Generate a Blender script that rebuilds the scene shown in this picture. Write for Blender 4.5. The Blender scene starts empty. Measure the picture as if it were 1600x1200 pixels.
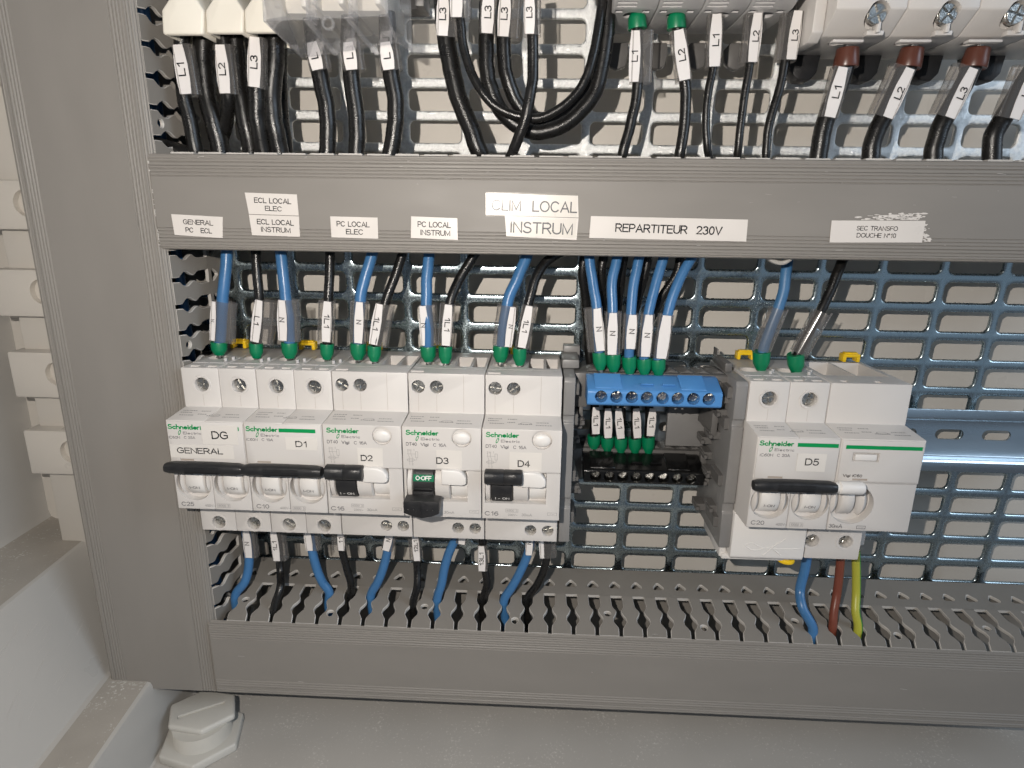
import bpy, bmesh, math, random
import numpy as np
from mathutils import Vector, Matrix, noise
random.seed(7)
S = 0.001                                  # all dimensions below are millimetres
scene = bpy.context.scene
COL = scene.collection

# ------------------------------------------------------------------ camera
F = 960.35
CAMP = np.array([167.85, -329.91, 112.2])
RX, RY, RZ = -0.2627, -0.0137, 0.0414      # pitch, roll, yaw
def _rot():
    cx, sx = math.cos(RX), math.sin(RX); cz, sz = math.cos(RZ), math.sin(RZ); cr, sr = math.cos(RY), math.sin(RY)
    return (np.array([[cz, -sz, 0], [sz, cz, 0], [0, 0, 1]]) @ np.array([[1, 0, 0], [0, cx, -sx], [0, sx, cx]])
            @ np.array([[cr, 0, sr], [0, 1, 0], [-sr, 0, cr]]))
RM = _rot()
cam = bpy.data.cameras.new('camera'); camo = bpy.data.objects.new('camera', cam); COL.objects.link(camo)
m = RM @ np.array([[1, 0, 0], [0, 0, -1], [0, 1, 0]])
camo.matrix_world = Matrix([[*m[0], CAMP[0]*S], [*m[1], CAMP[1]*S], [*m[2], CAMP[2]*S], [0, 0, 0, 1]])
cam.sensor_width = 36; cam.lens = F/1600*36; cam.clip_start = 0.005; cam.clip_end = 50
scene.camera = camo

# ------------------------------------------------------------------ world and lamps
w = bpy.data.worlds.new('World'); scene.world = w; w.use_nodes = True
bg = w.node_tree.nodes['Background']; bg.inputs[0].default_value = (0.78, 0.86, 1.0, 1); bg.inputs[1].default_value = 0.135
ld = bpy.data.lights.new('phone_flash', 'POINT'); ld.energy = 4.35; ld.color = (1.0, 0.925, 0.84)
ld.shadow_soft_size = 0.0016
lo = bpy.data.objects.new('phone_flash', ld); COL.objects.link(lo)
lo.location = ((168-43)*S, -0.350, (112+32)*S)
ad = bpy.data.lights.new('window_daylight', 'AREA'); ad.energy = 1.5; ad.color = (0.50, 0.74, 1.0); ad.shape = 'RECTANGLE'
ad.size = 1.5; ad.size_y = 1.5
ao = bpy.data.objects.new('window_daylight', ad); COL.objects.link(ao)
wd = bpy.data.lights.new('side_window', 'AREA'); wd.energy = 12.0; wd.color = (0.70, 0.84, 1.0); wd.size = 0.8
wo = bpy.data.objects.new('side_window', wd); COL.objects.link(wo); wo.location = (1.75, -0.85, 0.75)
wo.rotation_euler = (Vector((0.05, 0, -.05))-Vector(wo.location)).to_track_quat('-Z', 'Y').to_euler()
ao.location = (1.55, -1.75, 0.05)
ao.rotation_euler = (Vector((0.1, 0, 0))-Vector(ao.location)).to_track_quat('-Z', 'Y').to_euler()
scene.view_settings.view_transform = 'Standard'; scene.view_settings.look = 'None'
scene.view_settings.exposure = 0; scene.view_settings.gamma = 1

# ------------------------------------------------------------------ measuring helpers (photo pixel + known depth -> millimetres)
def ray(u, v): return RM @ np.array([(u-800)/F, 1, -(v-600)/F])
def P(u, v, d):
    r = ray(u, v); t = (-d-CAMP[1])/r[1]; p = CAMP+t*r
    return (float(p[0]), float(d), float(p[2]))
def Pz(u, v, z):
    r = ray(u, v); t = (z-CAMP[2])/r[2]; p = CAMP+t*r
    return (float(p[0]), float(-p[1]), float(z))
def Px(u, v, x):
    r = ray(u, v); t = (x-CAMP[0])/r[0]; p = CAMP+t*r
    return (float(x), float(-p[1]), float(p[2]))

# ------------------------------------------------------------------ materials
def new_mat(name):
    m = bpy.data.materials.new(name); m.use_nodes = True
    nt = m.node_tree; return m, nt, nt.nodes['Principled BSDF']
def plastic(name, col, rough=0.4, spec=0.5, var=0.06, vscale=60, bump=0.0, bscale=1500, metal=0.0, stretch=None, coat=0.0, dust=0.0, dcol=(0.6,0.58,0.54), dscale=900, dth=0.68, rvar=0.1):
    m, nt, b = new_mat(name); N = nt.nodes; L = nt.links
    tc = N.new('ShaderNodeTexCoord'); geo = N.new('ShaderNodeNewGeometry')
    mp = N.new('ShaderNodeMapping'); L.new(geo.outputs['Position'], mp.inputs[0])
    if stretch: mp.inputs['Scale'].default_value = stretch
    n = N.new('ShaderNodeTexNoise'); n.inputs['Scale'].default_value = vscale; n.inputs['Detail'].default_value = 5
    L.new(mp.outputs[0], n.inputs['Vector'])
    mr = N.new('ShaderNodeMapRange'); mr.inputs[1].default_value = .3; mr.inputs[2].default_value = .7
    mr.inputs[3].default_value = 1-var; mr.inputs[4].default_value = 1+var; L.new(n.outputs[0], mr.inputs[0])
    mx = N.new('ShaderNodeMix'); mx.data_type = 'RGBA'; mx.blend_type = 'MULTIPLY'; mx.inputs[0].default_value = 1
    mx.inputs[6].default_value = (*col, 1); L.new(mr.outputs[0], mx.inputs[7])
    out = mx.outputs[2]
    if dust > 0:
        n2 = N.new('ShaderNodeTexNoise'); n2.inputs['Scale'].default_value = dscale; n2.inputs['Detail'].default_value = 4; n2.inputs['Roughness'].default_value = .7
        L.new(geo.outputs['Position'], n2.inputs['Vector'])
        n3 = N.new('ShaderNodeTexNoise'); n3.inputs['Scale'].default_value = 45; n3.inputs['Detail'].default_value = 3
        L.new(geo.outputs['Position'], n3.inputs['Vector'])
        ad_ = N.new('ShaderNodeMath'); ad_.operation = 'MULTIPLY_ADD'; ad_.inputs[1].default_value = .35; L.new(n3.outputs[0], ad_.inputs[0]); L.new(n2.outputs[0], ad_.inputs[2])
        r2 = N.new('ShaderNodeMapRange'); r2.inputs[1].default_value = dth+.1; r2.inputs[2].default_value = dth+.2; r2.inputs[3].default_value = 0; r2.inputs[4].default_value = dust
        L.new(ad_.outputs[0], r2.inputs[0])
        m2 = N.new('ShaderNodeMix'); m2.data_type = 'RGBA'; L.new(r2.outputs[0], m2.inputs[0]); L.new(out, m2.inputs[6]); m2.inputs[7].default_value = (*dcol, 1)
        out = m2.outputs[2]
    L.new(out, b.inputs['Base Color'])
    rr = N.new('ShaderNodeMapRange'); rr.inputs[1].default_value = .3; rr.inputs[2].default_value = .7
    rr.inputs[3].default_value = max(.02, rough-rvar*rough*2); rr.inputs[4].default_value = min(1, rough+rvar*rough*2); L.new(n.outputs[0], rr.inputs[0]); L.new(rr.outputs[0], b.inputs['Roughness'])
    b.inputs['Metallic'].default_value = metal; b.inputs['Specular IOR Level'].default_value = spec; b.inputs['Coat Weight'].default_value = coat
    if bump > 0:
        nb = N.new('ShaderNodeTexNoise'); nb.inputs['Scale'].default_value = bscale; nb.inputs['Detail'].default_value = 3
        L.new(mp.outputs[0], nb.inputs['Vector'])
        bp = N.new('ShaderNodeBump'); bp.inputs['Strength'].default_value = bump; bp.inputs['Distance'].default_value = .0004
        L.new(nb.outputs[0], bp.inputs['Height']); L.new(bp.outputs[0], b.inputs['Normal'])
    return m
M = {}
M['white'] = plastic('ivory_white_housing', (.565, .54, .515), .42, .35, .018, 40, .05, 2500, dust=.35, dscale=1300, dth=.90, dcol=(.22,.18,.15))
M['white2'] = plastic('bright_white_plastic', (.68, .66, .635), .38, .4, .02, 40)
M['cream'] = plastic('cream_cap_plastic', (.75, .71, .62), .45, .4, .03, 30)
M['modgrey'] = plastic('light_grey_housing', (.47, .46, .455), .42, .4, .03, 50, .05, 2500)
M['top'] = plastic('grey_printed_top', (.43, .42, .41), .45, .4, .06, 130)
M['duct'] = plastic('grey_duct_pvc', (.228, .212, .191), .48, .35, .05, 22, .10, 1800, dust=.3, dscale=1100, dth=.80, dcol=(.5,.47,.43))
M['lidh'] = plastic('grey_lid_pvc', (.226, .210, .190), .5, .35, .035, 60, .05, 1400, stretch=(.3, 1, 1), dust=.5, dscale=700, dth=.83, dcol=(.55,.53,.5))
M['lidv'] = plastic('grey_upright_lid_pvc', (.226, .210, .190), .5, .35, .035, 60, .05, 1400, stretch=(1, 1, .3), dust=.4, dscale=800, dth=.85, dcol=(.55,.53,.5))
M['cut'] = plastic('pale_cut_pvc', (.47, .45, .42), .6, .3, .08, 300)
M['wall'] = plastic('moulded_polyester', (.57, .535, .485), .40, .4, .02, 16, .08, 900, dust=.35, dscale=900, dth=.83, dcol=(.55,.52,.48), rvar=.25)
M['ledge'] = plastic('dusty_polyester_base', (.43, .41, .38), .42, .4, .03, 30, .10, 900, dust=.75, dscale=620, dth=.675, dcol=(.66,.64,.60), rvar=.1)
M['dusty'] = plastic('settled_brown_dust', (.33, .305, .27), .6, .3, .05, 60, .25, 900, dust=.8, dscale=620, dth=.69, dcol=(.62,.60,.56), rvar=.1)
M['smooth'] = plastic('smooth_polyester_side', (.43, .415, .39), .34, .45, .02, 14, .05, 900, dust=.5, dscale=900, dth=.86, dcol=(.6,.58,.54), rvar=.1)
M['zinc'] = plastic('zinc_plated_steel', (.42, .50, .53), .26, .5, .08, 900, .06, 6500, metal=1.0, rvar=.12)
M['zincb'] = plastic('grained_zinc_flash_glare', (.88, .89, .88), .58, .5, .14, 700, .5, 5200, metal=1.0, rvar=.25)  # same plate zinc, its base lightened and less blue to carry flash glare
M['rail'] = plastic('din_rail_zinc', (.50, .56, .60), .30, .5, .06, 90, .12, 2500, metal=1.0, stretch=(.15, 1, 1))
M['screw'] = plastic('nickel_screw', (.55, .54, .51), .27, .5, .1, 400, .3, 1500, metal=1.0)
M['green'] = plastic('green_ferrule', (.0, .17, .07), .36, .5, .04, 100)
M['flag'] = plastic('matt_green_flag', (.0, .14, .06), .6, .25, .03, 100)
M['brown'] = plastic('brown_ferrule', (.10, .034, .022), .33, .5, .06, 100)
M['blue'] = plastic('blue_insulation', (.048, .155, .335), .33, .5, .06, 120, .12, 1200, dust=.35, dscale=1500, dth=.84, dcol=(.35,.45,.6))
M['dullblue'] = plastic('dull_blue_insulation', (.05, .15, .30), .42, .5, .06, 120, .12, 1200)
M['black'] = plastic('black_insulation', (.008, .0075, .007), .29, .5, .1, 300, .22, 2400, dust=.05, dscale=1600, dth=.86, dcol=(.3,.28,.25))
M['blackp'] = plastic('black_toggle_plastic', (.016, .016, .017), .42, .45, .1, 300, .3, 1500, dust=.12, dscale=1600, dth=.82, dcol=(.3,.28,.25))
M['blackg'] = plastic('gloss_black_terminal', (.006, .006, .006), .18, .5, .1, 300, .15, 1500, dust=.35, dscale=2200, dth=.85, dcol=(.3,.3,.3))
M['tblue'] = plastic('blue_terminal_plastic', (.070, .225, .50), .35, .5, .05, 100, .1, 1500, dust=.45, dscale=2200, dth=.84, dcol=(.6,.65,.7))
M['wbrown'] = plastic('brown_insulation', (.17, .045, .025), .4, .5, .06, 120)
M['darkgrey'] = plastic('dark_grey_support', (.115, .11, .105), .42, .5, .08, 90, .15, 1500)
M['midgrey'] = plastic('mid_grey_support', (.20, .195, .19), .38, .5, .05, 90, .12, 1500)
M['yellow'] = plastic('yellow_clip', (.80, .52, .01), .4, .5, .06, 120)
M['orange'] = plastic('orange_clip', (.80, .33, .01), .4, .5, .06, 120)
M['paper'] = plastic('white_label_tape', (.66, .62, .58), .32, .4, .02, 60)
M['papero'] = plastic('cream_label_tape', (.635, .605, .565), .35, .4, .02, 60)
M['strip'] = plastic('white_marker_strip', (.72, .69, .67), .4, .4, .02, 60)
M['ink'] = plastic('black_ink', (.012, .012, .014), .5, .3, .0)
M['inkg'] = plastic('grey_ink', (.09, .09, .10), .5, .3, .0)
M['inkl'] = plastic('pale_grey_ink', (.25, .245, .245), .5, .3, .0)
M['inkgreen'] = plastic('green_ink', (.0, .25, .07), .45, .3, .0)
M['seam'] = plastic('beige_slot', (.36, .31, .27), .5, .3, .0)
M['gland'] = plastic('pale_grey_nylon', (.50, .485, .445), .45, .4, .04, 60, .15, 900, dust=.4, dscale=500, dth=.80, dcol=(.6,.58,.54))
# green / yellow earth wire
m, nt, b = new_mat('green_yellow_insulation'); g = nt.nodes.new('ShaderNodeNewGeometry'); sp = nt.nodes.new('ShaderNodeSeparateXYZ')
nt.links.new(g.outputs['Normal'], sp.inputs[0]); cr = nt.nodes.new('ShaderNodeValToRGB'); cr.color_ramp.interpolation = 'CONSTANT'
cr.color_ramp.elements[0].color = (.40, .40, .045, 1); cr.color_ramp.elements[1].position = .74; cr.color_ramp.elements[1].color = (.05, .26, .03, 1)
mr = nt.nodes.new('ShaderNodeMapRange'); mr.inputs[1].default_value = -1; nt.links.new(sp.outputs[0], mr.inputs[0]); nt.links.new(mr.outputs[0], cr.inputs[0]); nt.links.new(cr.outputs[0], b.inputs['Base Color']); b.inputs['Roughness'].default_value = .4
M['earth'] = m
def clear(name, tint, gl, rough=.12, milk=.06, milkcol=(.5, .48, .46)):
    m = bpy.data.materials.new(name); m.use_nodes = True; nt = m.node_tree; N = nt.nodes; L = nt.links; N.clear()
    o = N.new('ShaderNodeOutputMaterial'); tr = N.new('ShaderNodeBsdfTransparent'); tr.inputs[0].default_value = (*tint, 1)
    gs = N.new('ShaderNodeBsdfGlossy'); gs.inputs['Roughness'].default_value = rough; gs.inputs[0].default_value = (1, 1, 1, 1)
    df = N.new('ShaderNodeBsdfDiffuse'); df.inputs[0].default_value = (*milkcol, 1)
    lw = N.new('ShaderNodeLayerWeight'); lw.inputs[0].default_value = .5
    pw1 = N.new('ShaderNodeMath'); pw1.operation = 'POWER'; pw1.inputs[1].default_value = 3.2; L.new(lw.outputs['Facing'], pw1.inputs[0])
    pw2 = N.new('ShaderNodeMath'); pw2.operation = 'MULTIPLY_ADD'; pw2.inputs[1].default_value = gl*1.9; pw2.inputs[2].default_value = gl*.10; L.new(pw1.outputs[0], pw2.inputs[0])
    a = N.new('ShaderNodeMixShader'); a.inputs[0].default_value = milk; L.new(tr.outputs[0], a.inputs[1]); L.new(df.outputs[0], a.inputs[2])
    c = N.new('ShaderNodeMixShader'); L.new(pw2.outputs[0], c.inputs[0]); L.new(a.outputs[0], c.inputs[1]); L.new(gs.outputs[0], c.inputs[2])
    L.new(c.outputs[0], o.inputs[0]); return m
M['clear'] = clear('clear_marker_sleeve', (.80, .79, .78), .36, .14, .15, (.42, .40, .385))
M['cover'] = clear('clear_polycarbonate', (.96, .96, .97), .32, .09, .10, (.85, .84, .83))
M['tape'] = clear('clear_adhesive_tape', (.97, .97, .96), .09, .24, .05, (.7, .68, .65))

# ------------------------------------------------------------------ mesh helpers
class MB:
    def __init__(s): s.v = []; s.f = []; s.mi = []; s.cur = 0
    def add(s, vs, fs):
        o = len(s.v); s.v += [tuple(map(float, p)) for p in vs]
        for f in fs: s.f.append([i+o for i in f]); s.mi.append(s.cur)
        return s
    def box(s, x0, x1, d0, d1, z0, z1):
        x0, x1 = sorted((x0, x1)); d0, d1 = sorted((d0, d1)); z0, z1 = sorted((z0, z1))
        vs = [(x, d, z) for x in (x0, x1) for d in (d0, d1) for z in (z0, z1)]
        return s.add(vs, [(0, 1, 3, 2), (4, 6, 7, 5), (0, 4, 5, 1), (2, 3, 7, 6), (0, 2, 6, 4), (1, 5, 7, 3)])
    def hexa(s, a, b):                      # two quads (lists of 4 points) joined
        return s.add(list(a)+list(b), [(0, 1, 2, 3), (7, 6, 5, 4)]+[(i, (i+1) % 4, (i+1) % 4+4, i+4) for i in range(4)])
    def prism(s, poly, lo, hi, ax, side_mi=None):  # poly in the two other axes
        n = len(poly)
        def mk(p, t):
            return {'x': (t, p[0], p[1]), 'd': (p[0], t, p[1]), 'z': (p[0], p[1], t)}[ax]
        c = s.cur
        s.add([mk(p, lo) for p in poly]+[mk(p, hi) for p in poly], [tuple(range(n))[::-1], tuple(range(n, 2*n))])
        o = len(s.v)-2*n
        for i in range(n):
            s.f.append([o+i, o+(i+1) % n, o+n+(i+1) % n, o+n+i]); s.mi.append(c if side_mi is None else side_mi)
        return s
    def cyl(s, c, r, lo, hi, ax, n=24, r2=None):
        r2 = r if r2 is None else r2
        ring = [(math.cos(2*math.pi*i/n), math.sin(2*math.pi*i/n)) for i in range(n)]
        def mk(a, b, t): return {'x': (t, a, b), 'd': (a, t, b), 'z': (a, b, t)}[ax]
        vs = [mk(c[0]+r*a, c[1]+r*b, lo) for a, b in ring]+[mk(c[0]+r2*a, c[1]+r2*b, hi) for a, b in ring]
        return s.add(vs, [tuple(range(n))[::-1], tuple(range(n, 2*n))]+[(i, (i+1) % n, n+(i+1) % n, n+i) for i in range(n)])
    def lathe(s, c, prof, ax, n=24, closed=True):   # prof [(r,t)]
        ring = [(math.cos(2*math.pi*i/n), math.sin(2*math.pi*i/n)) for i in range(n)]
        def mk(a, b, t): return {'x': (t, a, b), 'd': (a, t, b), 'z': (a, b, t)}[ax]
        vs = [mk(c[0]+r*a, c[1]+r*b, t) for r, t in prof for a, b in ring]; k = len(prof); fs = []
        for j in range(k-1):
            for i in range(n): fs.append((j*n+i, j*n+(i+1) % n, (j+1)*n+(i+1) % n, (j+1)*n+i))
        if closed == 'loop':
            for i in range(n): fs.append(((k-1)*n+i, (k-1)*n+(i+1) % n, (i+1) % n, i))
        elif closed: fs += [tuple(range(n))[::-1], tuple(range((k-1)*n, k*n))]
        return s.add(vs, fs)
    def tube(s, pts, r, n=14, flat=1.0):
        pts = [Vector(p) for p in pts]; k = len(pts)
        rs = r if isinstance(r, (list, tuple)) else [r]*k
        up = Vector((0, 1, 0)); vs = []
        for i, p in enumerate(pts):
            t = (pts[min(i+1, k-1)]-pts[max(i-1, 0)]).normalized()
            a = up.cross(t)
            if a.length < 1e-3: a = Vector((1, 0, 0))
            a.normalize(); b_ = t.cross(a).normalized()
            for j in range(n):
                q = 2*math.pi*j/n; vs.append(p+a*(math.cos(q)*rs[i])+b_*(math.sin(q)*rs[i]*flat))
        fs = [tuple(range(n))[::-1], tuple(range((k-1)*n, k*n))]
        for i in range(k-1):
            for j in range(n): fs.append((i*n+j, i*n+(j+1) % n, (i+1)*n+(j+1) % n, (i+1)*n+j))
        return s.add(vs, fs)
def smooth_path(pts, k=7):
    pts = [np.array(p, float) for p in pts]
    q = [2*pts[0]-pts[1]]+pts+[2*pts[-1]-pts[-2]]; out = []
    for i in range(1, len(q)-2):
        a, b_, c, d = q[i-1:i+3]
        for j in range(k):
            t = j/k; out.append(.5*((2*b_)+(-a+c)*t+(2*a-5*b_+4*c-d)*t*t+(-a+3*b_-3*c+d)*t**3))
    out.append(q[-2]); return [tuple(p) for p in out]

def wloc(o):
    return Vector((0, 0, 0)) if o is None else (Vector(o.location)+wloc(o.parent))
def link_mesh(name, me, mats, parent, cen):
    o = bpy.data.objects.new(name, me); COL.objects.link(o)
    for mt in (mats if isinstance(mats, (list, tuple)) else [mats]): me.materials.append(mt)
    if parent is not None: o.parent = parent
    o.location = Vector(cen)*S-wloc(parent)
    return o
def mesh_from(name, mb, cen, bevel=0, ang=35, seg=2, weld=False):
    bm = bmesh.new(); vs = [bm.verts.new(((p[0]-cen[0])*S, -(p[1])*S-cen[1]*S, (p[2]-cen[2])*S)) for p in mb.v]
    for f, mi in zip(mb.f, mb.mi):
        try: fc = bm.faces.new([vs[i] for i in f]); fc.material_index = mi
        except ValueError: pass
    if weld: bmesh.ops.remove_doubles(bm, verts=bm.verts, dist=1e-7)
    bmesh.ops.recalc_face_normals(bm, faces=bm.faces)
    if bevel > 0:
        es = [e for e in bm.edges if len(e.link_faces) == 2 and e.calc_face_angle(0) > math.radians(28)]
        bmesh.ops.bevel(bm, geom=es, offset=bevel*S, segments=seg, profile=.5, affect='EDGES', clamp_overlap=True)
    me = bpy.data.meshes.new(name); bm.to_mesh(me); bm.free()
    for p in me.polygons: p.use_smooth = True
    me.set_sharp_from_angle(angle=math.radians(ang))
    return me
def center(mb):
    a = np.array(mb.v); lo, hi = a.min(0), a.max(0); c = (lo+hi)/2
    return (float(c[0]), -float(c[1]), float(lo[2]))   # origin at the base
def obj(name, mb, mat, parent=None, bevel=0, ang=35, seg=2, cut=None, weld=False):
    c = center(mb); me = mesh_from(name, mb, c, bevel, ang, seg, weld)
    o = link_mesh(name, me, mat, parent, c)
    if cut is not None:
        cme = mesh_from('cut', cut, c); co = bpy.data.objects.new('cut', cme); COL.objects.link(co); co.location = (0, 0, 0)
        tmp = bpy.data.objects.new('tmp', me); COL.objects.link(tmp)
        md = tmp.modifiers.new('b', 'BOOLEAN'); md.operation = 'DIFFERENCE'; md.object = co; md.solver = 'EXACT'
        bpy.context.view_layer.update()
        dg = bpy.context.evaluated_depsgraph_get(); nm = bpy.data.meshes.new_from_object(tmp.evaluated_get(dg)); nm.name = name
        if len(nm.polygons) > 10:
            o.data = nm
            for p in nm.polygons: p.use_smooth = True
            nm.set_sharp_from_angle(angle=math.radians(30))
        bpy.data.objects.remove(tmp); bpy.data.objects.remove(co); bpy.data.meshes.remove(cme)
    return o
def tag(o, label, cat=None, group=None, kind=None):
    if label: o['label'] = label
    if cat: o['category'] = cat
    if group: o['group'] = group
    if kind: o['kind'] = kind
    return o
def thing(name, label, cat, loc, group=None):
    o = bpy.data.objects.new(name, None); COL.objects.link(o); o.location = (loc[0]*S, -loc[1]*S, loc[2]*S); o.empty_display_size = .01
    return tag(o, label, cat, group)

# ---- single-stroke lettering in the plain grotesque style of label printers: glyph = (advance width, strokes)
def A_(cx, cy, rx, ry, a0, a1, n=10): return [(cx+rx*math.cos(math.radians(a0+(a1-a0)*i/n)), cy+ry*math.sin(math.radians(a0+(a1-a0)*i/n))) for i in range(n+1)]
GL = {
 'A': (.70, [[(0, 0), (.35, 1), (.70, 0)], [(.12, .33), (.58, .33)]]),
 'B': (.60, [[(0, 0), (0, 1), (.33, 1)]+A_(.33, .77, .22, .23, 90, -90)+[(0, .54)], [(.35, .54)]+A_(.35, .27, .25, .27, 90, -90)+[(0, 0)]]),
 'C': (.70, [A_(.36, .5, .36, .5, 42, 318, 20)]),
 'D': (.66, [[(0, 0), (0, 1), (.28, 1)]+A_(.28, .5, .38, .5, 90, -90, 14)+[(0, 0)]]),
 'E': (.55, [[(.55, 1), (0, 1), (0, 0), (.56, 0)], [(0, .53), (.50, .53)]]),
 'F': (.52, [[(.52, 1), (0, 1), (0, 0)], [(0, .51), (.45, .51)]]),
 'G': (.72, [A_(.37, .5, .37, .5, 45, 300, 18)+[(.70, .16), (.70, .48), (.40, .48)]]),
 'H': (.62, [[(0, 0), (0, 1)], [(.62, 0), (.62, 1)], [(0, .53), (.62, .53)]]),
 'I': (.06, [[(.03, 0), (.03, 1)]]),
 'L': (.48, [[(0, 1), (0, 0), (.50, 0)]]),
 'M': (.72, [[(0, 0), (0, 1), (.36, .08), (.72, 1), (.72, 0)]]),
 'N': (.62, [[(0, 0), (0, 1), (.62, 0), (.62, 1)]]),
 'O': (.76, [A_(.38, .5, .38, .5, 90, 450, 24)]),
 'P': (.57, [[(0, 0), (0, 1), (.31, 1)]+A_(.31, .73, .27, .27, 90, -90)+[(0, .46)]]),
 'R': (.62, [[(0, 0), (0, 1), (.34, 1)]+A_(.34, .74, .26, .26, 90, -90)+[(0, .48)], [(.33, .48), (.62, 0)]]),
 'S': (.58, [A_(.30, .76, .25, .24, 28, 250, 12)+A_(.28, .26, .30, .26, 72, -155, 14)]),
 'T': (.60, [[(0, 1), (.60, 1)], [(.30, 1), (.30, 0)]]),
 'U': (.62, [[(0, 1), (0, .32)]+A_(.31, .32, .31, .32, 180, 360, 12)+[(.62, 1)]]),
 'V': (.66, [[(0, 1), (.33, 0), (.66, 1)]]),
 '0': (.50, [A_(.25, .5, .25, .5, 90, 450, 22)]),
 '1': (.34, [[(.06, .74), (.27, 1), (.27, 0)]]),
 '2': (.52, [A_(.26, .72, .25, .28, 165, -30, 12)+[(.02, .02), (.53, .02)]]),
 '3': (.52, [A_(.25, .75, .22, .25, 155, -80, 10), A_(.25, .27, .26, .27, 85, -155, 12)]),
 '4': (.54, [[(.40, 0), (.40, 1), (0, .30), (.56, .30)]]),
 '5': (.52, [[(.47, 1), (.12, 1), (.06, .52)]+A_(.25, .32, .27, .32, 120, -155, 14)]),
 '6': (.52, [A_(.26, .32, .25, .32, 0, 360, 16), A_(.30, .5, .30, .5, 60, 190, 10)]),
 'a': (.46, [A_(.22, .26, .21, .26, 0, 360, 14), [(.43, .54), (.43, 0)]]),
 'c': (.46, [A_(.24, .27, .23, .28, 45, 315, 12)]),
 'd': (.47, [A_(.22, .27, .22, .28, 0, 360, 14), [(.45, 1), (.45, 0)]]),
 'e': (.48, [[(.02, .28), (.46, .28)]+A_(.24, .27, .22, .28, 5, 315, 14)]),
 'g': (.47, [A_(.22, .27, .22, .28, 0, 360, 14), [(.45, .54), (.45, -.08)]+A_(.23, -.06, .22, .20, 0, -150, 8)]),
 'h': (.44, [[(0, 1), (0, 0)], A_(.21, .33, .21, .22, 170, 0, 8)+[(.42, 0)]]),
 'i': (.06, [[(.03, .54), (.03, 0)], [(.03, .74), (.03, .86)]]),
 'l': (.06, [[(.03, 1), (.03, 0)]]),
 'm': (.70, [[(0, .54), (0, 0)], A_(.17, .36, .17, .19, 170, 0, 8)+[(.34, 0)], A_(.51, .36, .17, .19, 170, 0, 8)+[(.68, 0)]]),
 'n': (.44, [[(0, .54), (0, 0)], A_(.21, .33, .21, .22, 170, 0, 8)+[(.42, 0)]]),
 'r': (.28, [[(0, .54), (0, 0)], A_(.22, .30, .22, .25, 175, 80, 6)]),
 't': (.26, [[(.11, .78), (.11, .10)]+A_(.21, .10, .10, .10, 180, 280, 4), [(0, .55), (.26, .55)]]),
 '-': (.34, [[(.02, .38), (.32, .38)]]), '~': (.55, [[(0, .30), (.10, .42), (.20, .42), (.34, .26), (.44, .26), (.54, .40)]]),
 '°': (.26, [A_(.13, .84, .12, .14, 0, 360, 12)]), '·': (.12, [[(.03, .5), (.09, .5)]]), ' ': (.30, []),
}
def text_into(mb, s, c, w, h, right=(1, 0, 0), up=(0, 0, 1), bold=0.0):
    """flat lettering, w x h millimetres, centred on c=(x,d,z); right/up in (x,d,z) axes; bold widens the pen"""
    right = np.array(right, float); up = np.array(up, float); c = np.array(c, float); nrm = np.cross(right, up); nrm = nrm/(np.linalg.norm(nrm) or 1)
    if abs(nrm[1]) > .01 and nrm[1] < 0: nrm = -nrm
    strokes = []; x = 0
    for ch in s:
        a, st = GL[ch]
        for q in st: strokes.append([(x+p[0], p[1]) for p in q])
        x += a+.17
    X = [p[0] for q in strokes for p in q]; Y = [p[1] for q in strokes for p in q]
    x0, x1, y0, y1 = min(X), max(X), min(Y), max(Y)
    if y1-y0 < .5 : y0, y1 = (y0+y1)/2-.15, (y0+y1)/2+.15
    pen = h*(.135+bold*2.2)
    sx = (w-pen)/max(.001, x1-x0) if x1-x0 > .05 else 1; sy = (h-pen)/(y1-y0)
    for k, q in enumerate(strokes):
        P_ = [np.array(((p[0]-(x0+x1)/2)*sx, (p[1]-(y0+y1)/2)*sy)) for p in q]; n = len(P_)
        closed = np.linalg.norm(P_[0]-P_[-1]) < 1e-6 and n > 4
        L, Rr = [], []
        for i in range(n):
            d0 = P_[i]-P_[i-1] if i else (P_[-1]-P_[-2] if closed else P_[1]-P_[0])
            d1 = P_[i+1]-P_[i] if i < n-1 else (P_[1]-P_[0] if closed else d0)
            d0 = d0/(np.linalg.norm(d0)+1e-9); d1 = d1/(np.linalg.norm(d1)+1e-9)
            t = d0+d1; l = np.linalg.norm(t); t = t/l if l > .3 else d0
            nn = np.array((-t[1], t[0])); m_ = min(1.9, 1/max(.5, abs(np.dot(nn, (-d0[1], d0[0])))))
            p = P_[i].copy()
            if not closed and i == 0: p = p-d1*pen*.45
            if not closed and i == n-1: p = p+d0*pen*.45
            L.append(p+nn*pen/2*m_); Rr.append(p-nn*pen/2*m_)
        off = nrm*(.0015*k)
        vs = [tuple(c+off+right*p[0]+up*p[1]) for p in L+Rr]
        mb.add(vs, [(i, i+1, n+i+1, n+i) for i in range(n-1)])
def text(name, s, c, w, h, mat, parent, right=(1, 0, 0), up=(0, 0, 1), bold=0.0):
    mb = MB(); text_into(mb, s, c, w, h, right, up, bold); return obj(name, mb, mat, parent)

# ================================================================== THE ENCLOSURE (setting)
mb = MB(); mb.box(-150, 520, -26, -20, -190, 330)
tag(obj('back_wall', mb, M['wall']), 'beige grey moulded back wall of the enclosure behind the perforated plate', None, None, 'structure')
mb = MB(); mb.box(-60, 520, -24, 200, -186, -180.5)
tag(obj('floor', mb, M['ledge']), 'dusty grey bottom of the enclosure', None, None, 'structure')
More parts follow.
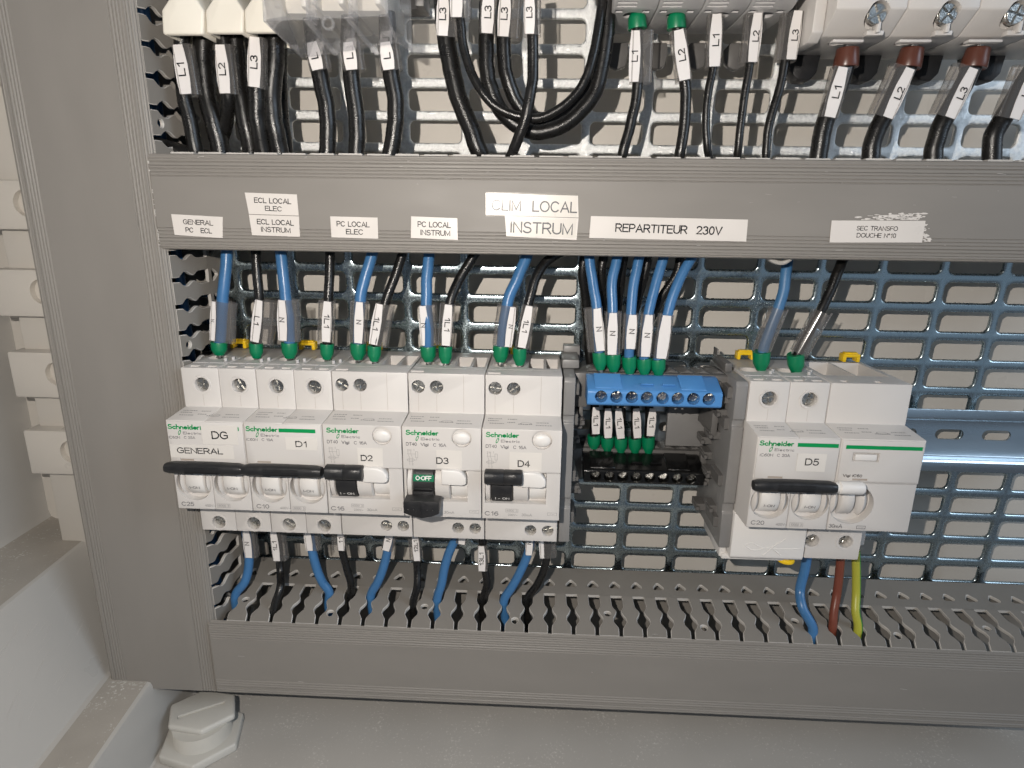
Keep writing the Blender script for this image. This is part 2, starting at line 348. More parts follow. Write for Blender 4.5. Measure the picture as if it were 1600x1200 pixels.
# left side: wall, dusty ledge, sloping face, second ledge, drop to the floor (all with moulding draft)
def line3(x, z, k, d): return (x+k*d, d, z)
mb = MB(); NS = 10
sec = [(-146, 330, .02), (-146, -74, .02), (-144.5, -78.5, .03), (-141, -80, .05), (-106, -80, .085), (-104, -80.6, .085), (-102.6, -82.5, .085),
       (-78.5, -137, .12), (-77, -139.3, .12), (-74.5, -140, .12), (-51, -140, .115), (-49.2, -140.7, .115), (-48.2, -142.5, .11), (-45, -179.8, .10), (-40, -183, .10)]
ds = [-22+i*(200/NS) for i in range(NS+1)]
vs = [line3(x, z, k, d) for d in ds for (x, z, k) in sec]; n = len(sec)
fs = [(i*n+j, i*n+j+1, (i+1)*n+j+1, (i+1)*n+j) for i in range(NS) for j in range(n-1)]
for q, f_ in enumerate(fs):
    mb.cur = 1 if (q % (n-1)) in (2, 3, 9) else 0; mb.f.append(list(f_)); mb.mi.append(mb.cur)
mb.v += vs
side = tag(obj('side_wall', mb, [M['smooth'], M['dusty']], ang=30), 'stepped grey left side wall of the enclosure with dusty ledges', None, None, 'structure')
mb = MB(); mb.box(-118, -60, -19, 6.5, -95, 330)
obj('mounting_rib', mb, M['wall'], side, bevel=1.0)
for z0, z1 in ((172.5, 198), (127.9, 103.3), (83.1, 58), (38.7, 12.8), (-6.5, -33.1)):
    z0, z1 = max(z0, z1), min(z0, z1); cz = (z0+z1)/2
    mb = MB(); mb.box(-121, -60, -18, 15, z1, z0)
    ct = MB(); ct.cyl((-94.5, cz+1), 6.6, 11.5, 20, 'd', 32)
    obj('mounting_block', mb, M['wall'], side, bevel=1.2, cut=ct)

# ================================================================== PERFORATED PLATE
GX, GZ, gx0, gz0 = 30.575, 15.142, 6.05, 86.21
def plate(klo, khi, tilt):
    mb = MB(); hw, hh, r = 13.15, 5.25, 2.6; T = 1.8; nc = 5
    def rr(hw, hh, r, off=0):
        out = []
        for cx, cz, a0 in ((hw-r, hh-r, 0), (-hw+r, hh-r, 90), (-hw+r, -hh+r, 180), (hw-r, -hh+r, 270)):
            for k in range(nc):
                a = math.radians(a0+90*k/(nc-1)); out.append((cx+r*math.cos(a), cz+r*math.sin(a)))
        return out
    e = .95
    for i in range(-1, 15):
        for k in range(klo, khi):
            cx = gx0+GX*(i+.5); cz = gz0+GZ*(k+.5)
            W, H = GX/2, GZ/2
            inn = rr(hw+e, hh+e, r+e); mid = rr(hw+.3, hh+.3, r+.3); hole = rr(hw, hh, r)
            outer = []
            for (a, b_), q in zip(inn, range(len(inn))):
                cidx = q//nc; kk = q % nc
                sx = (1, -1, -1, 1)[cidx]; sz = (1, 1, -1, -1)[cidx]
                # along the border: corner for the middle sample, edge points otherwise
                if kk == nc//2: outer.append((sx*W, sz*H))
                elif (kk < nc//2) == (cidx in (0, 2)): outer.append((sx*W, b_))
                else: outer.append((a, sz*H))
            n = len(inn); rings = [(outer, 0), (inn, 0), (mid, -.26), (hole, -.75), (hole, -T)]
            vs = [(cx+a, t, cz+b_) for ring, t in rings for a, b_ in ring]
            fs = [(j*n+q, j*n+(q+1) % n, (j+1)*n+(q+1) % n, (j+1)*n+q) for j in range(4) for q in range(n)]
            mb.add(vs, fs)
    zc = gz0+GZ*(klo+khi)/2; ct_, st_ = math.cos(tilt), math.sin(tilt)
    mb.v = [(x, d*ct_+(z-zc)*st_, zc+(z-zc)*ct_-d*st_) for x, d, z in mb.v]
    return mb
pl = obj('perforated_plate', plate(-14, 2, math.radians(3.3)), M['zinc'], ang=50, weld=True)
tag(pl, 'dark blue looking perforated mounting plate behind the breakers, between the two horizontal ducts', 'mounting plate')
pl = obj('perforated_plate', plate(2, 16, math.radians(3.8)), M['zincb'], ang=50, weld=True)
tag(pl, 'glaring zinc perforated mounting plate above the upper duct, behind the hanging cables', 'mounting plate')

# ================================================================== CABLE DUCTS
def lid_profile(H, dfront, dback, R=3.4):
    """outer skin of a duct lid across its height: points (d, z) from the top lip round the front to the bottom lip, grooved near both edges"""
    L = []
    def seg(a, b_, n): return [(a[0]+(b_[0]-a[0])*i/n, a[1]+(b_[1]-a[1])*i/n) for i in range(n)]
    top = seg((dback, H), (dfront-R, H), 3)
    arc = [(dfront-R+R*math.sin(a), H-R+R*math.cos(a)) for a in [math.pi/2*i/20 for i in range(20)]]
    front = seg((dfront, H-R), (dfront, H-R-7.6), 56)
    L = top+arc+front; full = L+[(d, H-z) for d, z in L[::-1]]
    # arc length from edge for grooves
    out = []; acc = 0; n = len(full); cum = [0]
    for i in range(1, n): cum.append(cum[-1]+math.dist(full[i], full[i-1]))
    tot = cum[-1]
    for i, (d, z) in enumerate(full):
        s_ = min(cum[i], tot-cum[i]); a = full[max(0, i-1)]; b_ = full[min(n-1, i+1)]
        tx, tz = b_[0]-a[0], b_[1]-a[1]; l = math.hypot(tx, tz) or 1; nd, nz = tz/l, -tx/l   # inward
        g_ = 0
        s0 = (dfront-R-dback)
        if s0-1 < s_ < s0+5.5: g_ = .42*max(0, math.cos(2*math.pi*(s_-s0-.6)/1.45))**1.5 if math.cos(2*math.pi*(s_-s0-.6)/1.45) > 0 else 0
        if s0+6.4 <= s_ < s0+12.6: g_ = .40*max(0, math.cos(2*math.pi*(s_-s0-6.4)/1.50))**1.2 if math.cos(2*math.pi*(s_-s0-6.4)/1.50) > 0 else 0
        out.append((d+nd*g_, z+nz*g_))
    inner = [(dback, 1.3), (dfront-1.6, 1.3), (dfront-1.6, H-1.3), (dback, H-1.3)]
    return out+inner
def finger_outline(pitch, d0, d1, hole=None):
    """one finger between two slots, (s, d) with s along the duct; slot 0 at s=0 and next at s=pitch"""
    ks = [(0, 3.15), (.30, 3.1), (.37, 2.5), (.45, 1.3), (.50, 1.25), (.57, 1.9), (.66, 3.2), (.76, 3.4), (.84, 2.3), (.89, 1.15), (.93, 1.05), (1, 1.05)]
    L = [(h, d0+(d1-d0)*t) for t, h in ks]; Rr = [(pitch-h, d) for h, d in L[::-1]]
    out = L+Rr
    return out
def inset(loop, e):
    """move every point of a loop e to its inner side (loop counter-clockwise = solid inside)"""
    n = len(loop); out = []
    ar = sum(loop[i][0]*loop[(i+1) % n][1]-loop[(i+1) % n][0]*loop[i][1] for i in range(n)); sg = 1 if ar > 0 else -1
    for i in range(n):
        a, p, c = loop[i-1], loop[i], loop[(i+1) % n]
        d0 = (p[0]-a[0], p[1]-a[1]); d1 = (c[0]-p[0], c[1]-p[1]); l0 = math.hypot(*d0) or 1; l1 = math.hypot(*d1) or 1
        t = (d0[0]/l0+d1[0]/l1, d0[1]/l0+d1[1]/l1); l = math.hypot(*t) or 1
        out.append((p[0]-sg*e*t[1]/l, p[1]+sg*e*t[0]/l))
    return out
def add_plate_poly(mb, poly, hole, map3, t0, t1, rim_mi=1, e=.34, flat=False):
    """flat piece from outline + optional hole outline, thickness t0..t1, its upper rim chamfered and paler (keyhole ngon)"""
    area = lambda l: sum(l[i][0]*l[(i+1) % len(l)][1]-l[(i+1) % len(l)][0]*l[i][1] for i in range(len(l)))
    if hole and area(hole)*area(poly) > 0: hole = hole[::-1]
    if flat: ip = list(poly)
    else:
        ip = inset(poly, e); dm, dx = min(p[1] for p in poly), max(p[1] for p in poly)
        ip = [(q[0], p[1]) if abs(p[1]-dm) < .01 or abs(p[1]-dx) < .01 else q for p, q in zip(poly, ip)]
    ih = inset(hole, -e) if hole else None
    def ring(p_, h_):
        if not h_: return p_
        _, i, j = min(((math.dist(p, q), i, j) for i, p in enumerate(p_) for j, q in enumerate(h_)))
        return p_[:i+1]+h_[j:]+h_[:j+1]+p_[i:]
    r0, r1 = ring(poly, hole), ring(ip, ih)
    mb.add([map3(p, t0) for p in r0], [tuple(range(len(r0)))]); mb.add([map3(p, t1) for p in r1], [tuple(range(len(r1)))[::-1]])
    c = mb.cur; mb.cur = rim_mi; tm = t1-(.32 if t1 > t0 else -.32)
    if flat:
        a, b_ = poly[-3], poly[-2]; mb.add([map3(a, t0), map3(b_, t0), map3(b_, t1), map3(a, t1)], [(0, 1, 2, 3)])
    for lo_, il in (([] if flat else [(poly, ip)])+([(hole, ih)] if hole else [])):
        k = len(lo_)
        mb.add([map3(p, t0) for p in lo_]+[map3(p, tm) for p in lo_]+[map3(p, t1) for p in il], [(a, (a+1) % k, (a+1) % k+k, a+k) for a in range(k)]+[(a+k, (a+1) % k+k, (a+1) % k+2*k, a+2*k) for a in range(k)])
    mb.cur = c
def circle(cx, cy, r, n=14): return [(cx+r*math.cos(-2*math.pi*i/n), cy+r*math.sin(-2*math.pi*i/n)) for i in range(n)]
def duct_wall(parent, s0, nf, pitch, t0, t1, axis, holes, fingers=True, d0=23.0, d1=47.4, holed=lambda k: 35, bend=((0, 0), (50, 0))):
    """strip with triangular holes + individual fingers. axis 'x': wall horizontal at z=t ; axis 'z': wall vertical at x=t"""
    def mp(p, t): t = t+float(np.interp(p[1], [q[0] for q in bend], [q[1] for q in bend])); return (p[0], p[1], t) if axis == 'x' else (t, p[1], p[0])
    strip = MB()
    for k in range(nf+1):
        a = s0+pitch*(k-.5); c = s0+pitch*k
        if k == nf: continue
        poly = [(a, .5), (a+pitch, .5), (a+pitch, d0)]+[(c+3.15, d0), (c-3.15, d0)]+[(a, d0)]
        tri = [(c-2.9, 16.2), (c-2.6, 15.0), (c-.5, 11.9), (c+.5, 11.9), (c+2.6, 15.0), (c+2.9, 16.2), (c+2.2, 17.0), (c-2.2, 17.0)]
        add_plate_poly(strip, poly, tri, mp, t0, t1, flat=True)
    obj('side_wall', strip, [M['duct'], M['cut']], parent)
    proto = {}
    for k in range(nf-1):
        key = holed(k) if k in holes else None
        if key not in proto:
            mb = MB(); poly = finger_outline(pitch, d0, d1)
            hole = circle(pitch/2, key, 1.75) if key else None
            add_plate_poly(mb, [(p[0]+s0+pitch*k, p[1]) for p in poly], [(p[0]+s0+pitch*k, p[1]) for p in hole] if hole else None, mp, t0, t1)
            o = obj('finger', mb, [M['duct'], M['cut']], parent); proto[key] = (o, k)
        else:
            src, k0 = proto[key]; o = src.copy(); COL.objects.link(o); o.parent = parent
            off = (k-k0)*pitch*S
            o.location = src.location+(Vector((off, 0, 0)) if axis == 'x' else Vector((0, 0, off)))
        rj = (random.random()-.5)*.02
        o.rotation_euler = (rj, 0, 0) if axis == 'x' else (0, 0, rj)

LOWER_BEND = ((0, 3.3), (14, 2.3), (23, .7), (38, -.4), (46, -1.4), (48.5, -3.2), (50.3, -5.1))
UPPER_BEND = ((0, 0), (40, 0), (50, -.4))
SIDE_BEND = ((0, 1.4), (20, .6), (44, 0), (46, -.6), (47.6, -2.1))
def hduct(label, x0, x1, z1, z0, dfront, s_top, name='cable_duct', holes=(), holed=lambda k: 35, rise=0):
    t = thing(name, label, 'cable duct', ((x0+x1)/2, 0, z0))
    prof = [(d, z+z0) for d, z in lid_profile(z1-z0, dfront, dfront-2.5, 2.4)]
    mb = MB(); mb.prism(prof, x0, x1, 'x'); obj('lid', mb, M['lidh'], t, ang=50)
    mb = MB(); mb.box(x0-2, x1, .3, 1.8, z0+1.5, z1-1.5); obj('base', mb, M['duct'], t)
    nf = int((x1-s_top)/12.5)+1
    wt = 139.0 if rise else -93.6
    duct_wall(t, s_top, nf, 12.5, wt-1.6, wt, 'x', holes, holed=holed, d1=dfront-2.4, bend=UPPER_BEND if rise else LOWER_BEND)
    # lower wall: solid strip and fingers joined (only its edge is ever seen)
    mb = MB(); mb.box(x0-2, x1, 1.8, 11, z0+1.8, z0+3.4)
    for k in range(nf): mb.box(s_top+12.5*k+2.6, s_top+12.5*(k+1)-2.6, 10.9, dfront-2, z0+1.8, z0+3.4)
    obj('lower_side_wall', mb, M['duct'], t)
    return t
up = hduct('upper grey horizontal cable duct whose lid carries all the printed circuit labels', -4.8, 490, 138.0, 96.6, 51.2, 115.52-12.5*9, rise=1.3)
lowd = hduct('lower grey slotted cable duct with bare lid running below the breakers', -4.8, 490, -98.9, -144.5, 52.6, 15.57-12.5*1,
             holes=(0, 4, 8, 12, 16, 20, 24, 28, 32), holed=lambda k: 45.3 if k % 8 == 4 else 38.0)
# burred cut end of the upper lid
mb = MB()
for i in range(20):
    z = random.uniform(97.5, 137.5); r = random.uniform(.0, .3)
    mb.box(-5.0-r, -4.7, 50.7, 51.25+random.uniform(0, .15), z, z+random.uniform(.2, 1.4))
obj('cut_burr', mb, M['cut'], up)
# vertical duct
vd = thing('vertical_cable_duct', 'broad grey vertical cable duct with a plain lid at the left of the panel', 'cable duct', (-37, 0, -144.5))
W_ = 64.2; prof = [(d, z) for d, z in lid_profile(W_, 51.0, 47.5)]
mb = MB(); mb.prism([(-67.6+(z), d) for d, z in prof], -144.5, 240, 'z'); obj('lid', mb, M['lidv'], vd, ang=50)
mb = MB(); mb.box(-66, -4.5, .3, 1.8, -143, 240); obj('base', mb, M['duct'], vd)
mb = MB(); mb.box(-66, -64.4, 1.8, 47, -143, 240); obj('outer_side_wall', mb, M['duct'], vd)
duct_wall(vd, -142.75, 31, 12.5, -2.8, -1.2, 'z', (7, 15, 23), holed=lambda k: 43.8, d0=20.0, d1=47.5, bend=SIDE_BEND)

# ================================================================== DIN RAIL
mb = MB()
prof = [(7.5, 17.5), (7.5, 12.6), (7.0, 12.0), (1.6, 12.0), (.9, 11.3), (.9, -11.3), (1.6, -12.0), (7.0, -12.0), (7.5, -12.6), (7.5, -17.5),
        (8.6, -17.5), (8.6, -12.4), (7.6, -11.0), (2.4, -11.0), (2.0, -10.6), (2.0, 10.6), (2.4, 11.0), (7.6, 11.0), (8.6, 12.4), (8.6, 17.5)]
ct = MB()
cs_ = P(1484, 675, 2)[0]
for i in range(-15, 3):
    cx = cs_+25.0*i; pts = []
    for k in range(9): a = math.pi/2-math.pi*k/8; pts.append((cx+4.7+2.9*math.cos(a), 1.5+2.9*math.sin(a)))
    for k in range(9): a = -math.pi/2-math.pi*k/8; pts.append((cx-4.7+2.9*math.cos(a), 1.5+2.9*math.sin(a)))
    ct.prism(pts, -1, 4, 'd')
mb.prism(prof, 1, 470, 'x')
rail = tag(obj('din_rail', mb, M['rail'], None, bevel=.45, seg=2, cut=ct), 'slotted steel mounting rail carrying the row of breakers', 'rail')
mb = MB(); mb.box(-3, 470, -.1, .85, -3, 3)

# ================================================================== WIRES
def marker(parent, top, bot, txt, wpx=14, sl=None, d=34, read='down', d2=None):
    """clear sleeve with a printed white strip; top/bot = photo points of the strip's centre line; sl=(left,right) px of the sleeve from the centre line"""
    d2 = d if d2 is None else d2
    a = np.array(P(top[0], top[1], d)); b_ = np.array(P(bot[0], bot[1], d2))
    up_ = a-b_; Ln = np.linalg.norm(up_); up_ = up_/Ln; rt = np.cross(up_, np.array([0, -1, 0])); rt = np.array([up_[2], 0, -up_[0]]); rt /= np.linalg.norm(rt)
    nrm = np.array([0, 1, 0.])
    sc = (P(900, 600, d)[0]-P(800, 600, d)[0])/100
    hw = wpx*sc/2
    root = parent
    if sl:
        l, r = sl[0]*sc, sl[1]*sc; cx = (l+r)/2; hwid = (r-l)/2; thick = 2.9; n = 20; mb = MB()
        vs = []
        for t in (-.3, Ln+.3):
            for k in range(n):
                q = 2*math.pi*k/n; cc, ss = math.cos(q), math.sin(q)
                sx = math.copysign(abs(cc)**.55, cc); sy = math.copysign(abs(ss)**.75, ss)
                vs.append(tuple(b_+up_*t+rt*(cx+hwid*sx)+nrm*(-2.6+thick*sy)))
        mb.add(vs, [(k, (k+1) % n, n+(k+1) % n, n+k) for k in range(n)])
        # fin ribs along the sleeve
        for q in (-.86, .80):
            e = rt*(cx+hwid*q)
            mb.hexa([tuple(b_+e+rt*s_-nrm*.2) for s_ in (-.25, .25)]+[tuple(b_+e+rt*s_+nrm*.5) for s_ in (.25, -.25)],
                    [tuple(a+e+rt*s_-nrm*.2) for s_ in (-.25, .25)]+[tuple(a+e+rt*s_+nrm*.5) for s_ in (.25, -.25)])
        root = obj('marker_sleeve', mb, M['clear'], parent, ang=50)
    mb = MB(); prof = [(-.86, 0), (-1, .3), (-1, .62), (-.72, 1), (.72, 1), (1, .62), (1, .3), (.86, 0)]
    ls = [tuple(b_+up_*(t*Ln)+rt*(x*hw)+nrm*.45) for x, t in prof]; lb = [tuple(np.array(p)-nrm*.25) for p in ls]; n = 8
    mb.add(ls+lb, [tuple(range(n)), tuple(range(n, 2*n))[::-1]]+[(k, (k+1) % n, n+(k+1) % n, n+k) for k in range(n)])
    st = obj('label_strip', mb, M['strip'], root)
    if txt:
        c = b_+up_*(Ln*(.52 if read == 'down' else .5))+nrm*.62
        h = hw*1.15; w_ = h*.80*len(txt)
        if txt == 'N': w_ = h*.85
        if read == 'down': R_, U_ = -up_, rt
        else: R_, U_ = up_, -rt
        if sl: text('printed_text', txt, c, w_, h, M['ink'], root, R_, U_, .012)
        else: text('printed_text', txt, c, w_, h, M['ink'], parent, R_, U_, .012)
    return root
def wire(label, pts, r, mat, ferr=None, fmat='green', mark=None, group=None, fr=None, name='wire', cat='wire'):
    """pts: list of (u,v,d) photo points with depth, ferr=((u,v,d) mouth,(u,v,d) tip)"""
    p3 = [P(*q) for q in pts]; sp = smooth_path(p3); sd = len(bpy.data.objects)*.37
    sp = [(p[0]+.28*r/2.4*noise.noise(Vector((i*.23, sd, 0))), p[1], p[2]) for i, p in enumerate(sp)]
    root = thing(name, label, cat, sp[0], group)
    mb = MB(); mb.tube(sp, r, 16); obj('insulation', mb, M[mat], root, ang=80)
    if ferr:
        a, b_ = np.array(P(*ferr[0])), np.array(P(*ferr[1])); fr = fr or r*1.42; n = 20; cyl_ = fmat == 'brown'
        v_ = b_-a; L_ = np.linalg.norm(v_); prof = [(0, fr*.80), (0, fr), (.06, fr*1.03), (.55, fr*.98), (.66, fr*.95), (.93, fr*(.92 if cyl_ else .66)), (1.0, fr*(.88 if cyl_ else .62))]
        mb = MB(); mb.tube([tuple(a+v_*t) for t, _ in prof], [q for _, q in prof], n); obj('ferrule', mb, M[fmat], root, ang=40)
        mb = MB(); mb.tube([tuple(a+v_*.99), tuple(a+v_*1.25)], fr*.4, 10); obj('pin', mb, M['screw'], root)
    for mk in (mark or []): marker(root, *mk[0], **mk[1])
    return root
rb, rk = 2.75, 2.35
def mk(top, bot, txt, w=14, sl=None, d=36, read='down', d2=None): return [((top, bot, txt), dict(wpx=w, sl=sl, d=d, read=read, d2=d2))]
G1 = None
wire('blue wire with an edge-on N tag into the far left terminal of the first breaker', [(343, 545, 32), (346, 500, 32), (348, 465, 32), (352, 430, 31), (355, 388, 29), (357, 350, 26)], rb, 'blue', ((342, 534, 32), (343, 554, 32)), mark=mk((334, 471), (332, 532), 'N', 9, (-5, 32), 36.6))
wire('black wire tagged L1 into the second terminal of the first breaker', [(401, 545, 32), (404, 500, 32), (405, 465, 32), (402, 430, 31), (399, 388, 29), (397, 350, 26)], rk, 'black', ((400, 536, 32), (401, 559, 32)), mark=mk((405, 469), (398, 534), 'L1', 15, (-6, 27), 36))
wire('blue wire tagged N into the first terminal of breaker D1', [(453, 545, 33), (451, 500, 33), (446, 465, 32), (443, 430, 31), (438, 388, 29), (436, 350, 26)], rb, 'blue', ((452, 535, 33), (453, 559, 33)), mark=mk((440, 469), (442, 532), 'N', 15, (-7, 25), 37.2))
wire('black wire tagged 1L1 into the second terminal of breaker D1', [(511, 545, 33), (512, 500, 33), (513, 465, 33), (515, 430, 31), (516, 388, 29), (516, 350, 26)], rk, 'black', ((511, 537, 33), (511, 561, 33)), mark=mk((512, 471), (510, 534), '1L1', 15, (-15, 9), 37))
wire('blue wire tagged N into breaker D2', [(560, 548, 35), (561, 510, 35), (563, 465, 34), (572, 430, 32), (583, 390, 29), (592, 350, 26)], rb, 'blue', ((560, 536, 35), (560, 561, 35)), mark=mk((562, 472), (560, 536), 'N', 14, (-15, 11), 38))
wire('black wire tagged 1L1 into breaker D2', [(586, 550, 37), (592, 520, 37), (603, 470, 35), (618, 430, 32), (630, 392, 29), (640, 350, 26)], rk, 'black', ((585, 540, 37), (585, 564, 37)), mark=mk((593, 475), (583, 538), '1L1', 15, (-6, 22), 39))
wire('blue wire tagged N into breaker D3', [(669, 550, 35), (669, 510, 35), (666, 470, 34), (667, 435, 32), (671, 393, 29), (675, 350, 26)], rb, 'blue', ((669, 541, 35), (670, 564, 35)), mark=mk((660, 478), (665, 540), 'N', 14, (-7, 20), 37))
wire('black wire tagged 1L1 into breaker D3', [(696, 552, 37), (698, 510, 37), (704, 470, 36), (720, 433, 32), (743, 396, 29), (765, 360, 26)], rk, 'black', ((696, 541, 37), (696, 567, 37)), mark=mk((701, 476), (697, 540), '1L1', 15, (-14, 9), 39))
wire('blue wire tagged N into breaker D4', [(783, 552, 35), (787, 510, 35), (794, 470, 34), (809, 433, 32), (825, 396, 29), (838, 360, 26)], rb, 'blue', ((783, 540, 35), (782, 565, 35)), mark=mk((802, 480), (794, 542), 'N', 12, (-25, 6), 38))
wire('black wire tagged 1L1 into breaker D4', [(813, 555, 37), (819, 510, 37), (827, 470, 36), (838, 432, 33), (855, 408, 30), (880, 392, 28), (905, 375, 26)], rk, 'black', ((812, 544, 37), (812, 570, 37)), mark=mk((827, 478), (815, 543), '1L1', 14, (-11, 12), 39))
# five blue wires into the blue terminal bar, five black ones behind them down to the black bar
gb = None
B = [(937, 550, 577, [(932, 480), (926, 440), (920, 396), (916, 360)], (933, 482), (939, 548), 'N', (-20, 9), 'first from the left, leaning left'),
     (958, 553, 580, [(957, 487), (957, 440), (965, 398), (970, 360)], (958, 489), (956, 554), 'N', (-12, 14), 'second from the left'),
     (983, 557, 583, [(986, 490), (990, 445), (1000, 398), (1008, 360)], (989, 492), (985, 545), 'N', (-14, 10), 'middle'),
     (1006, 560, 584, [(1013, 492), (1024, 445), (1038, 400), (1050, 362)], (1014, 492), (1008, 557), 'N', (-12, 10), 'fourth from the left'),
     (1028, 561, 585, [(1043, 490), (1060, 440), (1083, 400), (1105, 365)], (1042, 493), (1033, 560), '', (-12, 12), 'last, with a blank bright tag,')]
for u, v0, v1, pp, lt, lb, tx, sl, wd in B:
    wire(f'{wd} of the five blue wires entering the blue bar', [(u, v0+4, 41), ((u+pp[0][0])/2, 520, 41)]+[(p[0], p[1], 39-3*i) for i, p in enumerate(pp)], 2.4, 'blue',
         ((u, v0, 41), (u+1, v1, 41)), mark=mk(lt, lb, tx, 15 if tx else 17, sl, 44), group='blue wires into the blue terminal bar', fr=3.45)
Cc = [(928, 680, 700, (931, 636), (931, 678)), (949, 683, 704, (950, 638), (950, 684)), (970, 684, 706, (966, 638), (970, 685)), (992, 684, 707, (994, 638), (996, 684)), (1013, 682, 707, (1020, 638), (1016, 681))]
tops = [(914, 396), (944, 398), (975, 400), (1012, 400), (1062, 402)]
for (u, v0, v1, lt, lb), tp, wd in zip(Cc, tops, ('first from the left', 'second from the left', 'middle', 'fourth from the left', 'last')):
    wire(f'{wd} of the five black wires tagged 1L1 entering the black bar',
         [(u, v0+3, 15), (u+1, 640, 16), (u-3, 590, 17), (u-8 if u < 960 else u-12, 540, 18), ((u+tp[0])/2-6, 470, 20), (tp[0]-4, 425, 22), (tp[0]+2, 390, 22), (tp[0]+8, 360, 22)], 2.3, 'black',
         ((u, v0, 15), (u, v1, 15)), mark=mk(lt, lb, '1L1', 13, None, 19), group='black wires into the black terminal bar', fr=3.5)
# two sleeved wires into D5
wire('dull blue wire in a clear blank sleeve into breaker D5', [(1189, 560, 34), (1196, 535, 34), (1213, 490, 34), (1224, 455, 33), (1229, 420, 31), (1231, 395, 28), (1232, 360, 26)], 2.5, 'dullblue',
     ((1190, 549, 34), (1189, 577, 33)), fr=4.0)
wire('black wire in a clear blank sleeve into breaker D5', [(1244, 562, 35), (1252, 540, 35), (1277, 495, 35), (1295, 460, 33), (1309, 425, 31), (1321, 396, 28), (1330, 360, 26)], 2.4, 'black',
     ((1243, 553, 35), (1244, 581, 34)), fr=3.9)
for root_, a, b_ in ((bpy.data.objects['wire.020'] if 'wire.020' in bpy.data.objects else None, (1216, 482), (1189, 547)), (bpy.data.objects['wire.021'] if 'wire.021' in bpy.data.objects else None, (1284, 488), (1248, 552))):
    if root_ is None: continue
    A_, B_ = P(*a, 35), P(*b_, 35); mb = MB(); mb.tube([B_, A_], [4.3, 4.3], 20); mb.f = mb.f[2:]; mb.mi = mb.mi[2:]
    mb.tube([(B_[0]-4, B_[1]+1.5, B_[2]), (A_[0]-4, A_[1]+1.5, A_[2])], .5, 6); mb.tube([(B_[0]+3.6, B_[1]+2.5, B_[2]), (A_[0]+3.6, A_[1]+2.5, A_[2])], .5, 6)
    obj('marker_sleeve', mb, M['clear'], root_, ang=50)

# bottom wires leaving the breakers into the lower duct
SLOT0 = 15.57-12.5
def bot(label, pts, mat, mark, entry, r=None, k=None, dd=30):
    """visible photo points, then down through the slot whose mouth is at photo point entry"""
    e = Pz(entry[0], entry[1], -94.5); x = e[0] if k == 'free' else SLOT0+12.5*round((e[0]-SLOT0)/12.5)
    n = len(pts); p3 = []
    for i, (u, v) in enumerate(pts):
        t = i/max(1, n-1); p3.append(P(u, v, dd+(e[1]-dd)*t**4*.7))
    p3 += [((e[0]+x)/2, e[1], -93), (x, e[1]+1, -101), (x+1.5, e[1]+1, -114)]
    sp = smooth_path(p3); root = thing('wire', label, 'wire', sp[0]); mb = MB(); mb.tube(sp, r or (2.45 if mat == 'blue' else 2.15), 16); obj('insulation', mb, M[mat], root, ang=80)
    for mk_ in mark: marker(root, *mk_[0], **mk_[1])
    return root
bot('blue wire tagged N leaving the first breaker at the bottom left', [(382, 815), (387, 850), (389, 880), (383, 908)], 'blue', mk((384, 826), (389, 871), 'N', 14, (-7, 14), 33, 'up'), (369, 932), k='free')
bot('black wire tagged 1L1 leaving the first breaker at the bottom', [(430, 815), (435, 850), (438, 890), (438, 918)], 'black', mk((427, 828), (433, 876), '1L1', 13, (-8, 17), 33, 'up'), (430, 950))
bot('blue wire with a blank tag leaving breaker D1 at the bottom', [(484, 815), (486, 850), (494, 885), (503, 908)], 'blue', mk((479, 826), (484, 860), '', 13, (-6, 18), 33, 'up'), (516, 929))
bot('black wire with a half hidden 11 tag leaving breaker D1', [(530, 815), (534, 855), (542, 888), (548, 908)], 'black', mk((532, 826), (534, 860), '11', 12, (-17, 7), 33, 'up'), (551, 930))
bot('blue wire tagged N leaving breaker D2 at the bottom', [(609, 815), (607, 850), (601, 880), (591, 908)], 'blue', mk((611, 826), (603, 860), 'N', 13, (-9, 12), 33, 'up'), (579, 932))
bot('black wire tagged 12L1 leaving breaker D2 at the bottom', [(648, 815), (650, 850), (652, 885), (652, 915)], 'black', mk((648, 829), (652, 876), '12L1', 12, (-13, 8), 33, 'up'), (645, 945))
bot('blue wire with a short blank tag leaving breaker D3', [(716, 815), (712, 840), (701, 865), (694, 890), (690, 912)], 'blue', mk((725, 826), (721, 850), '', 12, (-10, 8), 33, 'up'), (683, 938))
bot('black wire tagged 13L1 leaving breaker D3 at the bottom', [(754, 815), (754, 850), (757, 885), (761, 912)], 'black', mk((752, 853), (753, 892), '13L1', 13, (-7, 10), 33, 'up'), (756, 938))
bot('blue wire tagged N leaving breaker D4 at the bottom', [(832, 815), (830, 845), (823, 870), (812, 895), (800, 917)], 'blue', mk((828, 828), (826, 867), 'N', 12, (-6, 12), 33, 'up'), (787, 940))
bot('black wire in a broad clear sleeve leaving breaker D4 at the right', [(858, 815), (856, 850), (853, 878), (847, 898), (837, 917)], 'black', mk((845, 834), (847, 872), '', 8, (-4, 25), 33, 'up'), (825, 938))
bot('bright blue wire curving from under breaker D5 into the lower duct', [(1262, 860), (1258, 888), (1250, 922), (1254, 950)], 'blue', [], (1270, 984), dd=34)
bot('reddish brown wire dropping from under breaker D5 into the lower duct', [(1314, 860), (1312, 890), (1308, 925), (1303, 955)], 'wbrown', [], (1301, 978), dd=34)
bot('green and yellow earth wire dropping from under breaker D5', [(1337, 860), (1338, 890), (1338, 925), (1337, 955)], 'earth', [], (1340, 982), dd=34)

